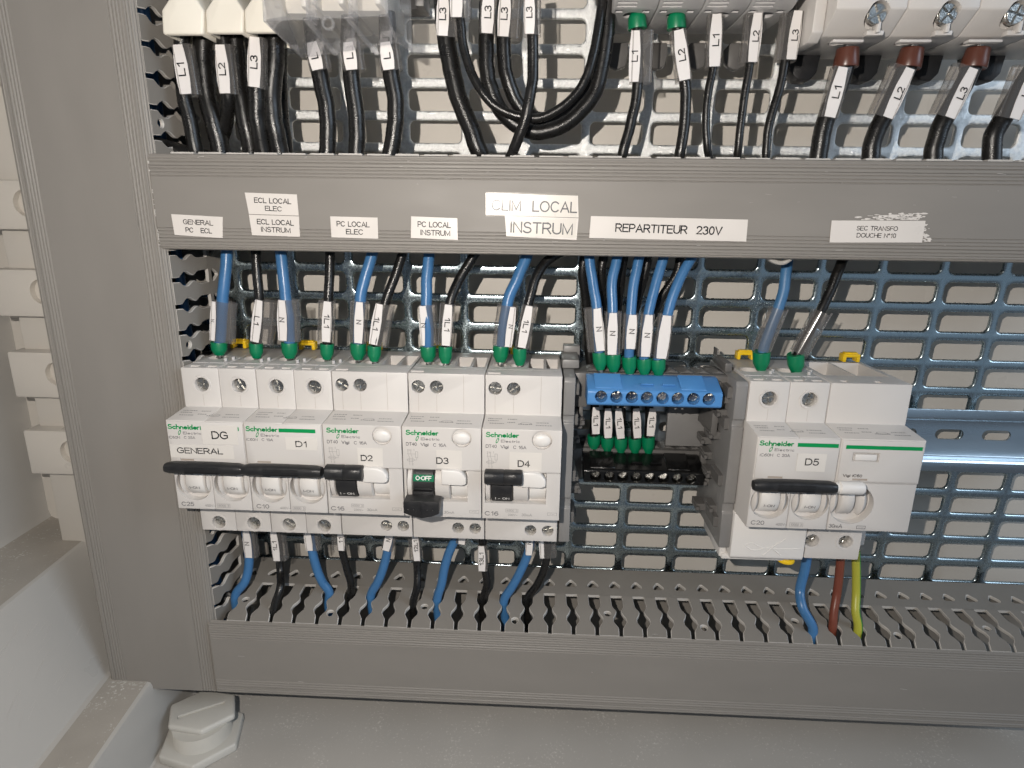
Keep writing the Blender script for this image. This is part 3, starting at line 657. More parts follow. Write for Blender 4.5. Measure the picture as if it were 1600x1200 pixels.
# upper wires, above the upper duct
def upw(label, pts, r, mat='black', mark=None, ferr=None, fmat='green', d=38, fr=None, name='cable', cat='cable', group=None):
    q = [(p[0], p[1], p[2] if len(p) > 2 else d) for p in pts]
    return wire(label, q, r, mat, ferr, fmat, mark, group, fr, name=name, cat=cat)
upw('thin black cable tagged L1 under the left cream cap', [(286, 40), (283, 90), (288, 150), (298, 195), (305, 235), (308, 262, 36)], 3.2, mark=mk((278, 70), (291, 147), 'L1', 19, (-9, 18), 43, 'up'))
upw('thick black cable under the left cream cap', [(316, 40, 34), (318, 100, 34), (324, 150, 34), (335, 195, 34), (346, 240, 33), (350, 265, 33)], 4.2)
upw('black cable tagged L2 under the middle cream cap', [(348, 40, 40), (352, 90, 40), (357, 150, 39), (354, 190, 34), (344, 225, 30), (335, 262, 28)], 3.0, mark=mk((344, 70), (352, 146), 'L2', 18, (-9, 16), 44, 'up'))
upw('thick black cable under the middle cream cap', [(366, 40, 36), (370, 100, 36), (376, 150, 36), (386, 200, 36), (394, 245, 34), (396, 265, 34)], 3.8)
upw('black cable tagged L3 under the right cream cap', [(398, 40, 40), (400, 100, 40), (401, 150, 40), (403, 190, 39), (411, 240, 36), (413, 265, 35)], 3.8, mark=mk((398, 58), (397, 136), 'L3', 19, (-9, 14), 45, 'up'))
upw('thick black cable under the right cream cap', [(430, 40, 36), (428, 100, 36), (424, 150, 36), (428, 195, 36), (437, 240, 34), (440, 265, 34)], 4.2)
upw('thick black cable hanging rightmost behind the clear cover', [(437, 20, 22), (437, 100, 22), (438, 160, 22), (443, 205, 24), (448, 245, 25), (450, 265, 25)], 3.4)
for i, (a, c) in enumerate((((205, 216), (318, 246)), ((225, 240), (330, 252)), ((232, 222), (370, 256)), ((215, 232), (300, 262)))):
    upw(('black cable running slack out of the vertical duct above the upper duct, lowest', 'black cable lying against the upper duct corner, second from the bottom', 'black cable sloping down from the slotted wall above the duct', 'black cable leaving the vertical duct nearest the plate')[i],
        [(a[0]-25, a[1]-10, 22+5*i), (a[0], a[1], 24+5*i), ((a[0]+c[0])/2, (a[1]+c[1])/2+2, 26+4*i), (c[0], c[1], 26+3*i), (c[0]+60, c[1]+14, 25)], 3.4)
for u, us, tx, wd in (((488), [(486, 20), (492, 70), (499, 115), (509, 160), (513, 195), (511, 240), (508, 265)], 'L', 'left'), ((545), [(546, 20), (546, 70), (549, 120), (555, 165), (558, 200), (557, 240), (556, 265)], 'L', 'middle'), ((603), [(604, 20), (606, 70), (611, 110), (618, 165), (617, 200), (610, 240), (606, 265)], 'L', 'right')):
    upw(f'{wd} black cable of the three leaving the clear terminal cover', us, 3.7, mark=mk((u-1, 66), (u+9 if u < 500 else u+5, 109), tx, 18, (-13, 17), 43, 'up'))
upw('thick black cable tagged L3 sweeping right into the upper duct', [(690, -30), (693, 10), (697, 56), (705, 105), (716, 150), (731, 190), (748, 235), (760, 262, 34)], 4.0, mark=mk((693, -12), (691, 56), 'L3', 17, (-8, 22), 44, 'up'))
upw('thin black cable forming the front of the hanging loop', [(714, -20, 44), (719, 28, 44), (724, 72, 44), (737, 115, 45), (753, 143, 46), (769, 162, 46), (797, 178, 46), (833, 185, 46), (856, 180, 46), (881, 165, 46), (904, 142, 46), (919, 112, 46), (930, 70, 45), (937, 28, 44), (943, -20, 44)], 1.9, mark=mk((713, -30), (713, 27), '', 17, (-8, 20), 47, 'up'))
upw('thick black cable tagged L3 making the lowest hanging loop', [(763, -25, 38), (761, 20, 38), (760, 70, 38), (761, 112, 38), (768, 142, 38), (781, 170, 38), (803, 193, 38), (833, 206, 38), (856, 204, 38), (884, 193, 38), (910, 171, 38), (930, 142, 38), (941, 99, 38), (948, 45, 38), (951, -25, 38)], 3.4, mark=mk((764, -14), (761, 52), 'L3', 17, (-11, 11), 43, 'up'))
upw('thick black cable tagged L3 making the second hanging loop', [(790, -25, 37), (788, 20, 37), (787, 70, 37), (788, 98, 37), (794, 126, 37), (805, 155, 36), (822, 177, 35), (848, 188, 34), (872, 184, 34), (897, 165, 34), (920, 135, 35), (937, 90, 35), (943, 40, 35), (946, -25, 35)], 3.2, mark=mk((790, -14), (786, 57), 'L3', 17, (-8, 22), 42, 'up'))
upw('black cable tagged L3 crossing in front of the hanging loops', [(830, -25, 50), (831, 20, 50), (832, 53, 50), (833, 110, 50), (829, 145, 51), (821, 185, 51), (808, 220, 49), (798, 245, 46), (790, 262, 42)], 2.3, mark=mk((827, -14), (827, 53), 'L3', 15, (-8, 16), 53, 'up'))
upw('black cable with a green ferrule and pale L1 tag below the grey terminals', [(995, 30), (996, 80), (997, 128), (992, 165), (984, 200), (973, 240), (968, 262, 35)], 2.3, mark=mk((993, 48), (990, 128), 'L1', 15, (-5, 26), 41, 'up'), ferr=((996, 46, 38), (995, 17, 38)), fr=3.9)
upw('black cable with a green ferrule and faint L2 tag below the grey terminals', [(1057, 30), (1064, 80), (1070, 130), (1071, 165), (1069, 200), (1062, 240), (1058, 262, 35)], 2.4, mark=mk((1060, 47), (1070, 125), 'L2', 17, (-11, 11), 41, 'up'), ferr=((1057, 46, 38), (1057, 16, 38)), fr=3.9)
upw('thin black wire tagged L1 below the grey terminals', [(1118, 5), (1117, 60), (1114, 105), (1106, 150), (1103, 190), (1105, 228), (1112, 262, 35)], 1.75, mark=mk((1120, 22), (1116, 104), 'L1', 16, (-11, 10), 41, 'up'), name='wire', cat='wire')
upw('thin black wire tagged L2 below the grey terminals', [(1178, 5), (1176, 60), (1171, 103), (1162, 160), (1154, 225), (1151, 262, 35)], 1.75, mark=mk((1185, 16), (1176, 97), 'L2', 15, (-16, 8), 41, 'up'), name='wire', cat='wire')
upw('thin black wire tagged L3 below the grey terminals', [(1238, 5), (1234, 50), (1226, 100), (1218, 140), (1207, 175), (1200, 205), (1197, 245), (1196, 262, 35)], 1.85, mark=mk((1247, 17), (1236, 93), 'L3', 15, (-20, 9), 41, 'up'), name='wire', cat='wire')
for tx, wd, fa, fb, la, lb, pp in (('L1', 'left', (1321, 106), (1325, 76), (1317, 105), (1296, 183), [(1322, 95), (1310, 135), (1292, 184), (1284, 214), (1279, 247), (1277, 268)]),
                               ('L2', 'middle', (1418, 107), (1426, 76), (1422, 107), (1387, 184), [(1420, 100), (1402, 140), (1379, 187), (1366, 214), (1360, 247), (1358, 268)]),
                               ('L3', 'right', (1520, 107), (1529, 76), (1521, 107), (1484, 184), [(1522, 100), (1502, 140), (1475, 187), (1462, 222), (1458, 247), (1457, 268)]),
                               ('L', 'cut-off far right', (1622, 107), (1630, 76), (1618, 107), (1585, 186), [(1620, 100), (1600, 130), (1568, 184), (1552, 214), (1550, 247), (1549, 268)])):
    upw(f'{wd} thick black cable with a brown ferrule below the white breaker block', pp, 3.7, mark=mk(la, lb, tx, 17, (-24, 10) if wd != 'left' else (-12, 13), 45, 'up'), ferr=((*fa, 40), (*fb, 40)), fmat='brown', fr=4.9, d=40)

# loose cables inside the left duct and inside the lower duct
upw('blue cable running down inside the vertical duct', [(214, -30, 14), (222, 60, 14), (233, 140, 14), (243, 230, 14)], 3.0, 'blue', name='wire', cat='wire')
def pw(label, pts3, r, mat): # points already in millimetres
    sp = smooth_path(pts3); root = thing('wire', label, 'wire', sp[0]); mb = MB(); mb.tube(sp, r, 14); obj('insulation', mb, M[mat], root, ang=80)
pw('blue wire inside the vertical duct seen between its upper fingers', [(-15, 33, 225), (-15, 34, 150), (-19, 30, 60), (-24, 26, -20), (-16, 30, -80), (-8, 36, -110)], 2.6, 'blue')
pw('second blue wire deep inside the vertical duct', [(-22, 12, 225), (-21, 12, 120), (-19, 14, 20), (-20, 14, -100)], 2.6, 'blue')
pw('blue wire lying along the inside of the lower duct', [(-10, 36, -110), (40, 40, -124), (120, 38, -126), (220, 42, -126), (300, 36, -130), (440, 38, -130)], 2.4, 'blue')
pw('red brown wire lying along the inside of the lower duct', [(120, 43, -130), (190, 41, -121), (240, 45, -119), (300, 40, -127), (440, 42, -131)], 2.3, 'wbrown')
pw('black wire lying along the inside of the lower duct', [(5, 30, -120), (60, 31, -127), (140, 28, -130), (230, 30, -130), (440, 28, -130)], 2.3, 'black')
pw('green and yellow earth wire lying inside the lower duct', [(260, 34, -128), (330, 42, -119), (380, 43, -121), (440, 38, -128)], 2.4, 'earth')
mb = MB(); pts = smooth_path([P(338, 958, 30), P(352, 938, 32), P(366, 922, 30)]); rs = [4.6+.35*math.cos(i*2.2) for i in range(len(pts))]
mb.tube(pts, rs, 14); tag(obj('corrugated_conduit', mb, M['blackp']), 'short piece of black corrugated conduit in the bottom left duct corner', 'conduit')

# ================================================================== BREAKERS
def screw(parent, cx, cz, dtop, r=2.9, rot=0.4, tilt=0):
    mb = MB(); mb.cyl((cx, cz), r, dtop-3, dtop-.9, 'd', 20)
    for q in range(4):
        a0 = rot+q*math.pi/2; g_ = .38
        ca, sa = math.cos(a0), math.sin(a0)
        def pt(l, k): return (cx+l*ca-k*sa, cz+l*sa+k*ca)
        arc = [pt(g_, g_)]+[(cx+r*.94*math.cos(a0+t), cz+r*.94*math.sin(a0+t)) for t in [math.asin(g_/r)+(math.pi/2-2*math.asin(g_/r))*i/5 for i in range(6)]]
        mb.prism(arc, dtop-1.0, dtop, 'd')
    o = obj('terminal_screw', mb, M['screw'], parent, bevel=.12, seg=1); o.rotation_euler = (tilt, 0, tilt*.6); return o
DS, DN, DB = 55.6, 72.2, 71.6
def body_profile(bottom=-42.5, ds=DS, dlow=54.8, dn=DN, db=DB):
    return [(9, 42.5), (ds, 42.5), (ds, 23.4), (dn, 22.0), (dn, 1.8), (db, 1.2), (db, -22.2), (dlow, -22.9), (dlow, bottom), (9, bottom), (9, -17.6), (6.4, -17.6), (6.4, 17.8), (9, 17.8)]
def small_print(parent, x0, dz=0, seed=1):
    rnd = random.Random(seed); mb = MB()
    def pt(t): d_ = DS+(DN-DS)*t; return d_, 23.4-1.4*t+.03   # on the sloping top of the nose
    for row, (xa, xb) in ((.28, (2, 8)), (.42, (2, 7)), (.6, (3, 9)), (.3, (11, 15)), (.52, (11, 14.5)), (.62, (16, 22)), (.5, (24, 30)), (.68, (24, 31))):
        x = x0+xa
        while x < x0+xb:
            wd = rnd.uniform(.3, .9); d_, z_ = pt(row); d2, z2 = pt(row+.05)
            mb.add([(x, d_, z_), (x+wd, d_, z_), (x+wd, d2, z2), (x, d2, z2)], [(0, 1, 2, 3)]); x += wd+rnd.uniform(.15, .4)
    for cx, cr_ in ((x0+19.5, 2.6),):
        d_, z_ = pt(.6); n = 20
        vs = [(cx+cr_*k*math.cos(q), d_+1.4*k*math.sin(q), z_-1.4*k*math.sin(q)*1.4/16.6) for k in (1, .86) for q in [2*math.pi*i/n for i in range(n)]]
        mb.add(vs, [(i, (i+1) % n, n+(i+1) % n, n+i) for i in range(n)])
    obj('small_print', mb, M['inkl'], parent)
def logo(parent, x, z, d, k=1.0):
    t = text('brand_lettering', 'Schneider', (x+7.4*k, d, z), 14.8*k, 2.5, M['inkgreen'], parent, bold=.03)
    mb = MB()
    for a in range(16):
        q0, q1 = 2*math.pi*a/16, 2*math.pi*(a+1)/16
        def e(q, r): c_, s_ = math.cos(q), math.sin(q); xx, zz = .62*r*c_, 1.25*r*s_; return (x+5.2*k+xx+zz*.35, d, z-2.75+zz)
        mb.add([e(q0, 1), e(q1, 1), e(q1, .6), e(q0, .6)], [(0, 1, 2, 3)])
    obj('brand_emblem', mb, M['inkgreen'], parent)
    text('brand_subtitle', 'Electric', (x+11.0*k, d, z-2.9), 8.4*k, 1.35, M['inkg'], parent)
def frame_box(mb, x0, x1, z0, z1, d, t=.12):
    for a in ((x0, x1, z1-t, z1), (x0, x1, z0, z0+t), (x0, x0+t, z0+t, z1-t), (x1-t, x1, z0+t, z1-t)):
        mb.add([(a[0], d, a[2]), (a[1], d, a[2]), (a[1], d, a[3]), (a[0], d, a[3])], [(0, 1, 2, 3)])
def tie_bar(parent, x0, x1, zc=.7, mat='blackp'):
    mb = MB(); n = 18; prof = []
    for i in range(n): q = 2*math.pi*i/n; prof.append((math.cos(q), math.sin(q)))
    N_ = 14; vs = []
    for j in range(N_+1):
        t = j/N_; x = x0+(x1-x0)*t; bow = .5*math.sin(math.pi*t); e = 1 if 0 < j < N_ else .8
        for a, b_ in prof: vs.append((x, 76.4+3.0*e*math.copysign(abs(a)**.8, a), zc+bow*.6+(2.6+.25*bow)*e*math.copysign(abs(b_)**.8, b_)))
    mb.add(vs, [tuple(range(n))[::-1], tuple(range(N_*n, N_*n+n))]+[(j*n+i, j*n+(i+1) % n, (j+1)*n+(i+1) % n, (j+1)*n+i) for j in range(N_) for i in range(n)])
    for xx in np.linspace(x0+8, x1-8, 2): mb.box(xx-3.5, xx+3.5, 68, 75.5, zc-3.6, zc+1)
    for k in range(4): mb.box(x0+10, x1-10, 79.1, 79.55, zc-1.5+k*.9, zc-1.15+k*.9)
    obj('toggle_bar', mb, M[mat], parent, ang=50)
def clip(parent, cx, mat='yellow', z=43.0, d=11):
    mb = MB(); mb.box(cx-4.3, cx-2.6, d-3, d+2, z, z+2.9); mb.box(cx+2.6, cx+4.3, d-3, d+2, z, z+2.6); mb.box(cx-4.3, cx+4.3, d-3, d+2, z+2.4, z+4.1)
    mb.box(cx-3.3, cx+3.3, d-2, d+1, z+4.0, z+4.8)
    obj('rail_clip', mb, M[mat], parent, bevel=.3)
def ic60_body(parent, x0, poles, lower=True):
    for p in range(poles):
        a = x0+18*p+.06; b_ = x0+18*(p+1)-.06; c = x0+18*p+9.1
        if p == poles-1: b_ -= .22
        mb = MB(); mb.prism(body_profile(), a, b_, 'x')
        ct = MB(); ct.cyl((c+.3, 34.4), 3.4, 50, 60, 'd', 28)
        if lower: ct.cyl((c, -37.9), 3.4, 49, 58, 'd', 28)
        ct.cyl((c-.1, -9.4), 8.35, 67.6, 75, 'd', 40)
        ct.cyl((c-2.6, 33), 4.6, 36, 46, 'z', 28)
        for q in (-6.6, 1.7): ct.box(c+q, c+q+4.8, 50.8, 53.7, 41.2, 44)
        obj('pole_housing', mb, M['white'], parent, bevel=.35, cut=ct)
        # rings round the screw wells
        mb = MB(); mb.lathe((c+.3, 34.4), [(3.75, DS-.2), (3.8, DS+.28), (4.45, DS+.28), (4.7, DS-.2)], 'd', 28, closed='loop')
        obj('screw_collar', mb, M['white'], parent, ang=60)
        if lower: mb = MB(); mb.lathe((c, -37.9), [(3.75, 54.6), (3.8, 55.05), (4.45, 55.05), (4.7, 54.6)], 'd', 28, closed='loop'); obj('screw_collar', mb, M['white'], parent, ang=60)
        screw(parent, c+.3, 34.4, 53.6, r=3.15, rot=random.uniform(0, 1.5), tilt=random.uniform(-.12, .12))
        if lower: screw(parent, c, -37.9, 52.4, r=3.15, rot=random.uniform(0, 1.5), tilt=.1)
        mb = MB(); mb.box(c+.25, c+.37, DS-.05, DS+.02, 24, 29.6); obj('mould_line', mb, M['seam'], parent)
        # printed grey patches on the terminal top (plain, codes left out)
        # drum with ON window, cheeks
        mb = MB(); mb.lathe((62.9, -8.2), [(8.6, c-3.9), (9.1, c-3.5), (9.1, c+4.1), (8.6, c+4.5)], 'x', 40); obj('toggle_drum', mb, M['white2'], parent, ang=60)
        mb = MB()
        for cc, ww in ((c-6.0, 1.9), (c+6.4, 1.9)): mb.lathe((62.6, -8.6), [(6.0, cc-ww), (8.6, cc-ww*.6), (9.6, cc), (8.6, cc+ww*.6), (6.0, cc+ww)], 'x', 36)
        obj('toggle_cheek', mb, M['white'], parent, ang=70)
        # I-ON follows the drum: lay flat and tangent
        zt = -11.3; dz = zt+8.2; dt_ = 62.9+math.sqrt(9.1**2-dz**2)+.07; nd = Vector((0, dt_-62.9, dz)).normalized(); upv = (0, -nd.z, nd.y)
        text('printed_text', 'I-ON', (c+.1, dt_, zt), 4.7, 1.55, M['inkg'], parent, up=upv, bold=.01)
        mb = MB(); mb.box(c+4.7-.2, c+4.9, 71, 71.65, -14, -13); 
    # terminal top tray colour strip: raised ribs and square pads
    mb = MB()
    for p in range(poles):
        c = x0+18*p+9
        for q in (5.2, 7.4): mb.cyl((c+q, 40.5 if q < 6 else 37), .8, 42.3, 44.0, 'z', 10)
        mb.box(c-8.6, c+8.2, 44.6, 45.1, 42.3, 42.75); mb.box(c-.4, c+.1, 45, 50.6, 42.3, 42.72)
    obj('terminal_rib', mb, M['modgrey'], parent)
def flap(parent, x0, w_, wins):
    mb = MB(); mb.box(x0+.5, x0+w_-.5, 71.8, 72.75, 2.3, 21.6)
    ct = MB()
    for a, b_ in wins: ct.box(a, b_, 72.3, 74, 2.6, 3.6)
    obj('label_flap', mb, M['white'], parent, bevel=.25, cut=ct)
    mb = MB()
    for a, b_ in wins: mb.box(a+.05, b_-.05, 72.0, 72.4, 2.65, 3.55)
    obj('flap_slot', mb, M['seam'], parent)
def sticker(parent, x0, x1, z0, z1, d, mat='papero'):
    mb = MB(); mb.box(x0, x1, d, d+.09, z0, z1); return obj('sticker', mb, M[mat], parent)

def ic60(x0, label, amps, texts, stk, bar=None, volts='400V~', ka='6000 3', right_logo=True, lower=True, tb=(0, 36), win=(4.9, 11.3)):
    t = thing('circuit_breaker', label, 'circuit breaker', (x0+18, 30, -42.5))
    ic60_body(t, x0, 2, lower); flap(t, x0, 36, [(x0+win[0], x0+win[1])])
    tie_bar(t, x0+tb[0], x0+tb[1]); small_print(t, x0, seed=int(x0)+3)
    d = 72.80
    logo(t, x0+1.0, 19.1, d)
    for s_, a, b_, z0, z1, mt in texts: text('printed_text', s_, (x0+(a+b_)/2, d, (z0+z1)/2), b_-a, z1-z0, M[mt], t)
    if bar:
        mb = MB()
        for a, b_ in bar: mb.add([(x0+a, d, 17.8), (x0+b_, d, 17.8), (x0+b_, d, 19.6), (x0+a, d, 19.6)], [(0, 1, 2, 3)])
        obj('green_stripe', mb, M['inkgreen'], t)
    for (a, b_, z0, z1), items in stk:
        sticker(t, x0+a, x0+b_, z0, z1, d+.02)
        for s_, c, e, f, g_ in items: text('sticker_text', s_, (x0+(c+e)/2, d+.16, (f+g_)/2), e-c, g_-f, M['ink'], t, bold=.006)
    d2 = DB+.06
    text('printed_text', amps, (x0+4.9, d2, -19.7), 6.0, 2.1, M['inkg'], t)
    text('printed_text', volts, (x0+15.6, d2, -20.2), 5.0, 1.3, M['inkl'], t)
    text('printed_text', ka, (x0+22.2, d2, -20.1), 5.0, 1.2, M['inkl'], t)
    mb = MB(); frame_box(mb, x0+19.2, x0+25.2, -21.1, -19.1, d2); obj('printed_frame', mb, M['inkl'], t)
    return t
b1 = ic60(0, 'two pole breaker marked DG GENERAL at the left end of the row', 'C25', [('iC60N', .9, 6.1, 13.3, 14.6, 'inkg'), ('C 25A', 8.0, 13.2, 13.4, 14.7, 'inkg')],
          [((16.6, 33.0, 11.2, 20.3), [('DG', 21.0, 28.6, 13.7, 17.5)]), ((.8, 30.5, 4.2, 10.6), [('GENERAL', 4.0, 25.5, 6.3, 9.2)])], bar=[(16.0, 16.4), (33.4, 33.9)])
clip(b1, 7.0+.2); clip(b1, 44.7)
b2 = ic60(36, 'two pole breaker marked D1 beside the general breaker', 'C10', [('iC60N', .9, 6.1, 13.3, 14.6, 'inkg'), ('C 10A', 8.0, 13.2, 13.4, 14.7, 'inkg')],
          [((19.0, 33.5, 9.6, 15.6), [('D1', 23.5, 28.6, 11.0, 13.9)])], bar=[(16.2, 33.0)])

def dt40(x0, label, mark, off, seed):
    t = thing('residual_current_breaker', label, 'circuit breaker', (x0+18, 30, -42.5))
    a, b_ = x0+.12, x0+35.7
    mb = MB(); mb.prism(body_profile(), a, b_, 'x'); ct = MB()
    for q in (4.7, 13.3): ct.cyl((x0+q, 36.0), 3.15, 51.5, 60, 'd', 28)
    for q in (22.6, 31.1): ct.cyl((x0+q, -36.6), 2.9, 50, 58, 'd', 28)
    ct.box(x0+1.4, x0+29.4, 67.2, 80, -14.2, 1.4)
    ct.lathe((x0+26.9, 17.2), [(4.4, 70.8), (4.6, 75)], 'd', 32)
    for q0, q1 in ((19.6, 27.2), (28.4, 34.4)): ct.box(x0+q0, x0+q1, 20, 40.5, 37.5, 46)
    ct.box(x0-1, x0+40, 44.6, 45.1, 42.0, 46)
    ct.box(x0+.8, x0+7, 50.9, 54.0, 41.2, 44)
    for q in (5.6, 14.0): ct.cyl((x0+q, 36), 3.6, 37, 46, 'z', 24)
    obj('housing', mb, M['white'], t, bevel=.35, cut=ct)
    # faint mould lines on the shoulder
    mb = MB(); 
    for q, zz0, zz1 in ((4.7, 24, 32.4), (13.3, 24, 32.4), (26.0, 24, 42)): mb.box(x0+q-.06, x0+q+.06, DS-.05, DS+.03, zz0, zz1)
    obj('mould_line', mb, M['seam'], t)
    for q in (4.7, 13.3): screw(t, x0+q, 36.0, 54.0, rot=random.uniform(0, 1.5), tilt=random.uniform(-.1, .1))
    for q in (22.6, 31.1): screw(t, x0+q, -36.6, 52.6, r=2.6, rot=random.uniform(0, 1.5), tilt=.1)
    # oval test indicator: lens bulging out of an oval recess
    mb = MB(); prof = [(4.3*math.sin(math.pi/2*i/7), 70.9+1.6*math.cos(math.pi/2*i/7)) for i in range(1, 8)][::-1]
    mb.lathe((x0+26.9, 17.2), prof, 'd', 32)
    mb.v = [(p[0], p[1], 17.2+(p[2]-17.2)*.72-.5) for p in mb.v]; obj('indicator_lens', mb, M['white2'], t, ang=70)
    # white cheeks around the toggle inside the window
    mb = MB()
    for c0, c1 in ((1.5, 4.1), (14.2, 21.4)): mb.lathe((62.2, -6.6), [(9.4, x0+c0), (10.2, x0+c0+.4), (10.2, x0+c1-.4), (9.4, x0+c1)], 'x', 44)
    obj('toggle_cheek', mb, M['white'], t, ang=50)
    mb = MB(); mb.lathe((61.2, -6.6), [(8.6, x0+21.5), (9.3, x0+21.9), (9.3, x0+29.2)], 'x', 44); obj('test_drum', mb, M['white2'], t, ang=50)
    # test lever
    mb = MB(); q = [(0, -5.0), (9.5, -5.2), (11.4, -4.4), (11.4, -1.5), (9.4, 1.2), (6.5, 2.2), (0, 2.3)]
    mb.prism([(x0+17.7+p[0], p[1]) for p in q], 67.5, 74.2, 'd'); obj('test_lever', mb, M['white2'], t, bevel=.7, seg=3)
    if not off:
        mb = MB(); mb.lathe((62.4, -6.6), [(9.9, x0+4.4), (10.4, x0+4.8), (10.4, x0+13.6), (9.9, x0+14.0)], 'x', 44); obj('toggle_drum', mb, M['blackp'], t, ang=50)
        mb = MB(); n = 20; vs = []
        for j, (xx, s_) in enumerate(((1.6, .82), (2.0, 1), (10.0, 1), (10.3, .93), (10.6, 1), (18.0, 1), (18.5, .86))):
            for i in range(n): qq = 2*math.pi*i/n; vs.append((x0+xx, 76.0+3.4*s_*math.copysign(abs(math.cos(qq))**.75, math.cos(qq)), .8+3.25*s_*math.copysign(abs(math.sin(qq))**.75, math.sin(qq))))
        mb.add(vs, [tuple(range(n))[::-1], tuple(range(6*n, 7*n))]+[(j*n+i, j*n+(i+1) % n, (j+1)*n+(i+1) % n, (j+1)*n+i) for j in range(6) for i in range(n)])
        mb.box(x0+4.4, x0+14.0, 66, 75, -3.0, 1.5)
        obj('toggle', mb, M['blackp'], t, ang=50)
        zt = -11.9; dz = zt+6.6; dt_ = 62.4+math.sqrt(10.4**2-dz**2)+.07; nd = Vector((0, dt_-62.4, dz)).normalized()
        text('toggle_text', 'I - ON', (x0+9.4, dt_, zt), 6.5, 1.7, M['white2'], t, up=(0, -nd.z, nd.y), bold=.02)
    else:
        mb = MB(); mb.lathe((62.4, -6.6), [(9.9, x0+4.4), (10.5, x0+4.8), (10.5, x0+13.6), (9.9, x0+14.0)], 'x', 44); obj('toggle_drum', mb, M['blackp'], t, ang=50)
        zt = -2.6; dz = zt+6.6; dt_ = 62.4+math.sqrt(10.5**2-dz**2)+.2; nd = Vector((0, dt_-62.4, dz)).normalized(); uv = np.array((0, -nd.z, nd.y))
        mb = MB(); c = np.array((x0+9.4, dt_, zt)); nn = np.array((0, nd.y, nd.z))
        q = [tuple(c+np.array((sx*4.75, 0, 0))+uv*(sz*1.55)+nn*.1) for sx, sz in ((-1, -1), (1, -1), (1, 1), (-1, 1))]; q2 = [tuple(np.array(p)-nn*.8) for p in q]
        mb.hexa(q2, q); obj('off_flag', mb, M['flag'], t)
        text('toggle_text', 'O·OFF', tuple(c+nn*.16), 7.3, 2.0, M['white2'], t, up=tuple(uv), bold=.015)
        # long lever folded down, handle below
        mb = MB(); mb.box(x0+4.6, x0+13.8, 68, 75.2, -12, -8.2); mb.box(x0+4.6, x0+13.8, 70, 74.2, -7.6, -7.0)
        hp = [(1.9, -9.8), (2.1, -15.2), (5.5, -16.6), (10.0, -17.6), (14.5, -16.6), (17.8, -15.2), (18.0, -9.8), (13.6, -9.4), (6.2, -9.4)]
        mb.prism([(x0+p[0], p[1]) for p in hp], 75.0, 82.5, 'd')
        for k in range(4): mb.cyl((x0+(4.1, 6.6, 12.6, 15.0)[k], -13.6), .45, 82.4, 82.9, 'd', 8)
        mb.box(x0+9.8, x0+10.1, 82.4, 82.8, -16.8, -9.8)
        mb.box(x0+5, x0+14, 70, 76, -13, -9.5)
        obj('toggle', mb, M['blackp'], t, bevel=.35)
    small_print(t, x0, seed=seed)
    d = DN+.06; logo(t, x0+1.8, 19.3, d)
    for s_, c0, c1, z0, z1, mt in (('DT40', 1.8, 6.7, 13.0, 14.6, 'inkg'), ('Vigi', 8.4, 12.0, 12.6, 14.5, 'inkg'), ('C 16A', 14.1, 20.0, 12.8, 14.4, 'inkg')):
        text('printed_text', s_, (x0+(c0+c1)/2, d, (z0+z1)/2), c1-c0, z1-z0, M[mt], t)
    # wiring diagram
    mb = MB()
    def ln(a, c, w_=.11):
        a, c = np.array(a), np.array(c); v_ = c-a; n_ = np.array([-v_[1], v_[0]]); n_ = n_/np.linalg.norm(n_)*w_/2
        mb.add([(x0+p[0], d, p[1]) for p in (a-n_, c-n_, c+n_, a+n_)], [(0, 1, 2, 3)])
    for a, c in (((2.6, 10.4), (2.6, 9)), ((3.9, 10.4), (3.9, 9)), ((2.3, 9), (6.2, 9)), ((2.6, 9), (3.2, 7.3)), ((3.9, 9), (4.5, 7.3)), ((3.2, 7.3), (3.2, 4.6)), ((4.5, 7.3), (4.5, 4.6)), ((1.9, 6.1), (6.5, 6.1)), ((6.5, 6.1), (6.5, 7.2))):
        ln(a, c)
    for i in range(14):
        q0, q1 = 2*math.pi*i/14, 2*math.pi*(i+1)/14; ln((3.8+1.7*math.cos(q0), 6.1+.75*math.sin(q0)), (3.8+1.7*math.cos(q1), 6.1+.75*math.sin(q1)))
    frame_box(mb, x0+5.9, x0+7.1, 7.2, 10.2, d)
    frame_box(mb, x0+11.0, x0+16.8, -18.6, -16.9, DB+.06); frame_box(mb, x0+30.3, x0+34.6, -19.7, -18.2, DB+.06)
    obj('printed_diagram', mb, M['inkl'], t)
    for s_, c0, z0, w_ in (('2', 2.6, 10.8, .6), ('N', 3.7, 10.8, .7), ('1', 5.3, 10.9, .3), ('1', 3.2, 4.0, .3), ('2', 4.6, 4.0, .6)):
        text('printed_text', s_, (x0+c0, d, z0), w_, .9, M['inkl'], t)
    d2 = DB+.06
    text('printed_text', 'C16', (x0+4.5, d2, -19.5), 6.3, 2.1, M['inkg'], t)
    text('printed_text', '4500 3', (x0+13.9, d2, -17.75), 5.0, 1.0, M['inkl'], t)
    text('printed_text', '230V~', (x0+14.3, d2, -19.9), 4.4, 1.1, M['inkl'], t)
    text('printed_text', '30mA', (x0+20.8, d2, -19.7), 4.8, 1.3, M['inkl'], t)
    text('printed_text', '~', (x0+32.4, d2, -18.95), 2.2, .6, M['inkg'], t)
    sticker(t, x0+(15.5 if mark != 'D4' else 12.5), x0+27.0, 2.6, 11.2, d+.0)
    o0 = {'D2': (16.9, 22.4, 4.9, 7.9), 'D3': (15.4, 21.0, 4.6, 7.8), 'D4': (16.2, 21.8, 4.3, 7.5)}[mark]
    text('sticker_text', mark, (x0+(o0[0]+o0[1])/2, d+.16, (o0[2]+o0[3])/2), o0[1]-o0[0], o0[3]-o0[2], M['ink'], t, bold=.006)
    return t
d2_ = dt40(72, 'breaker marked D2 with its black toggle up, third in the row', 'D2', False, 5)
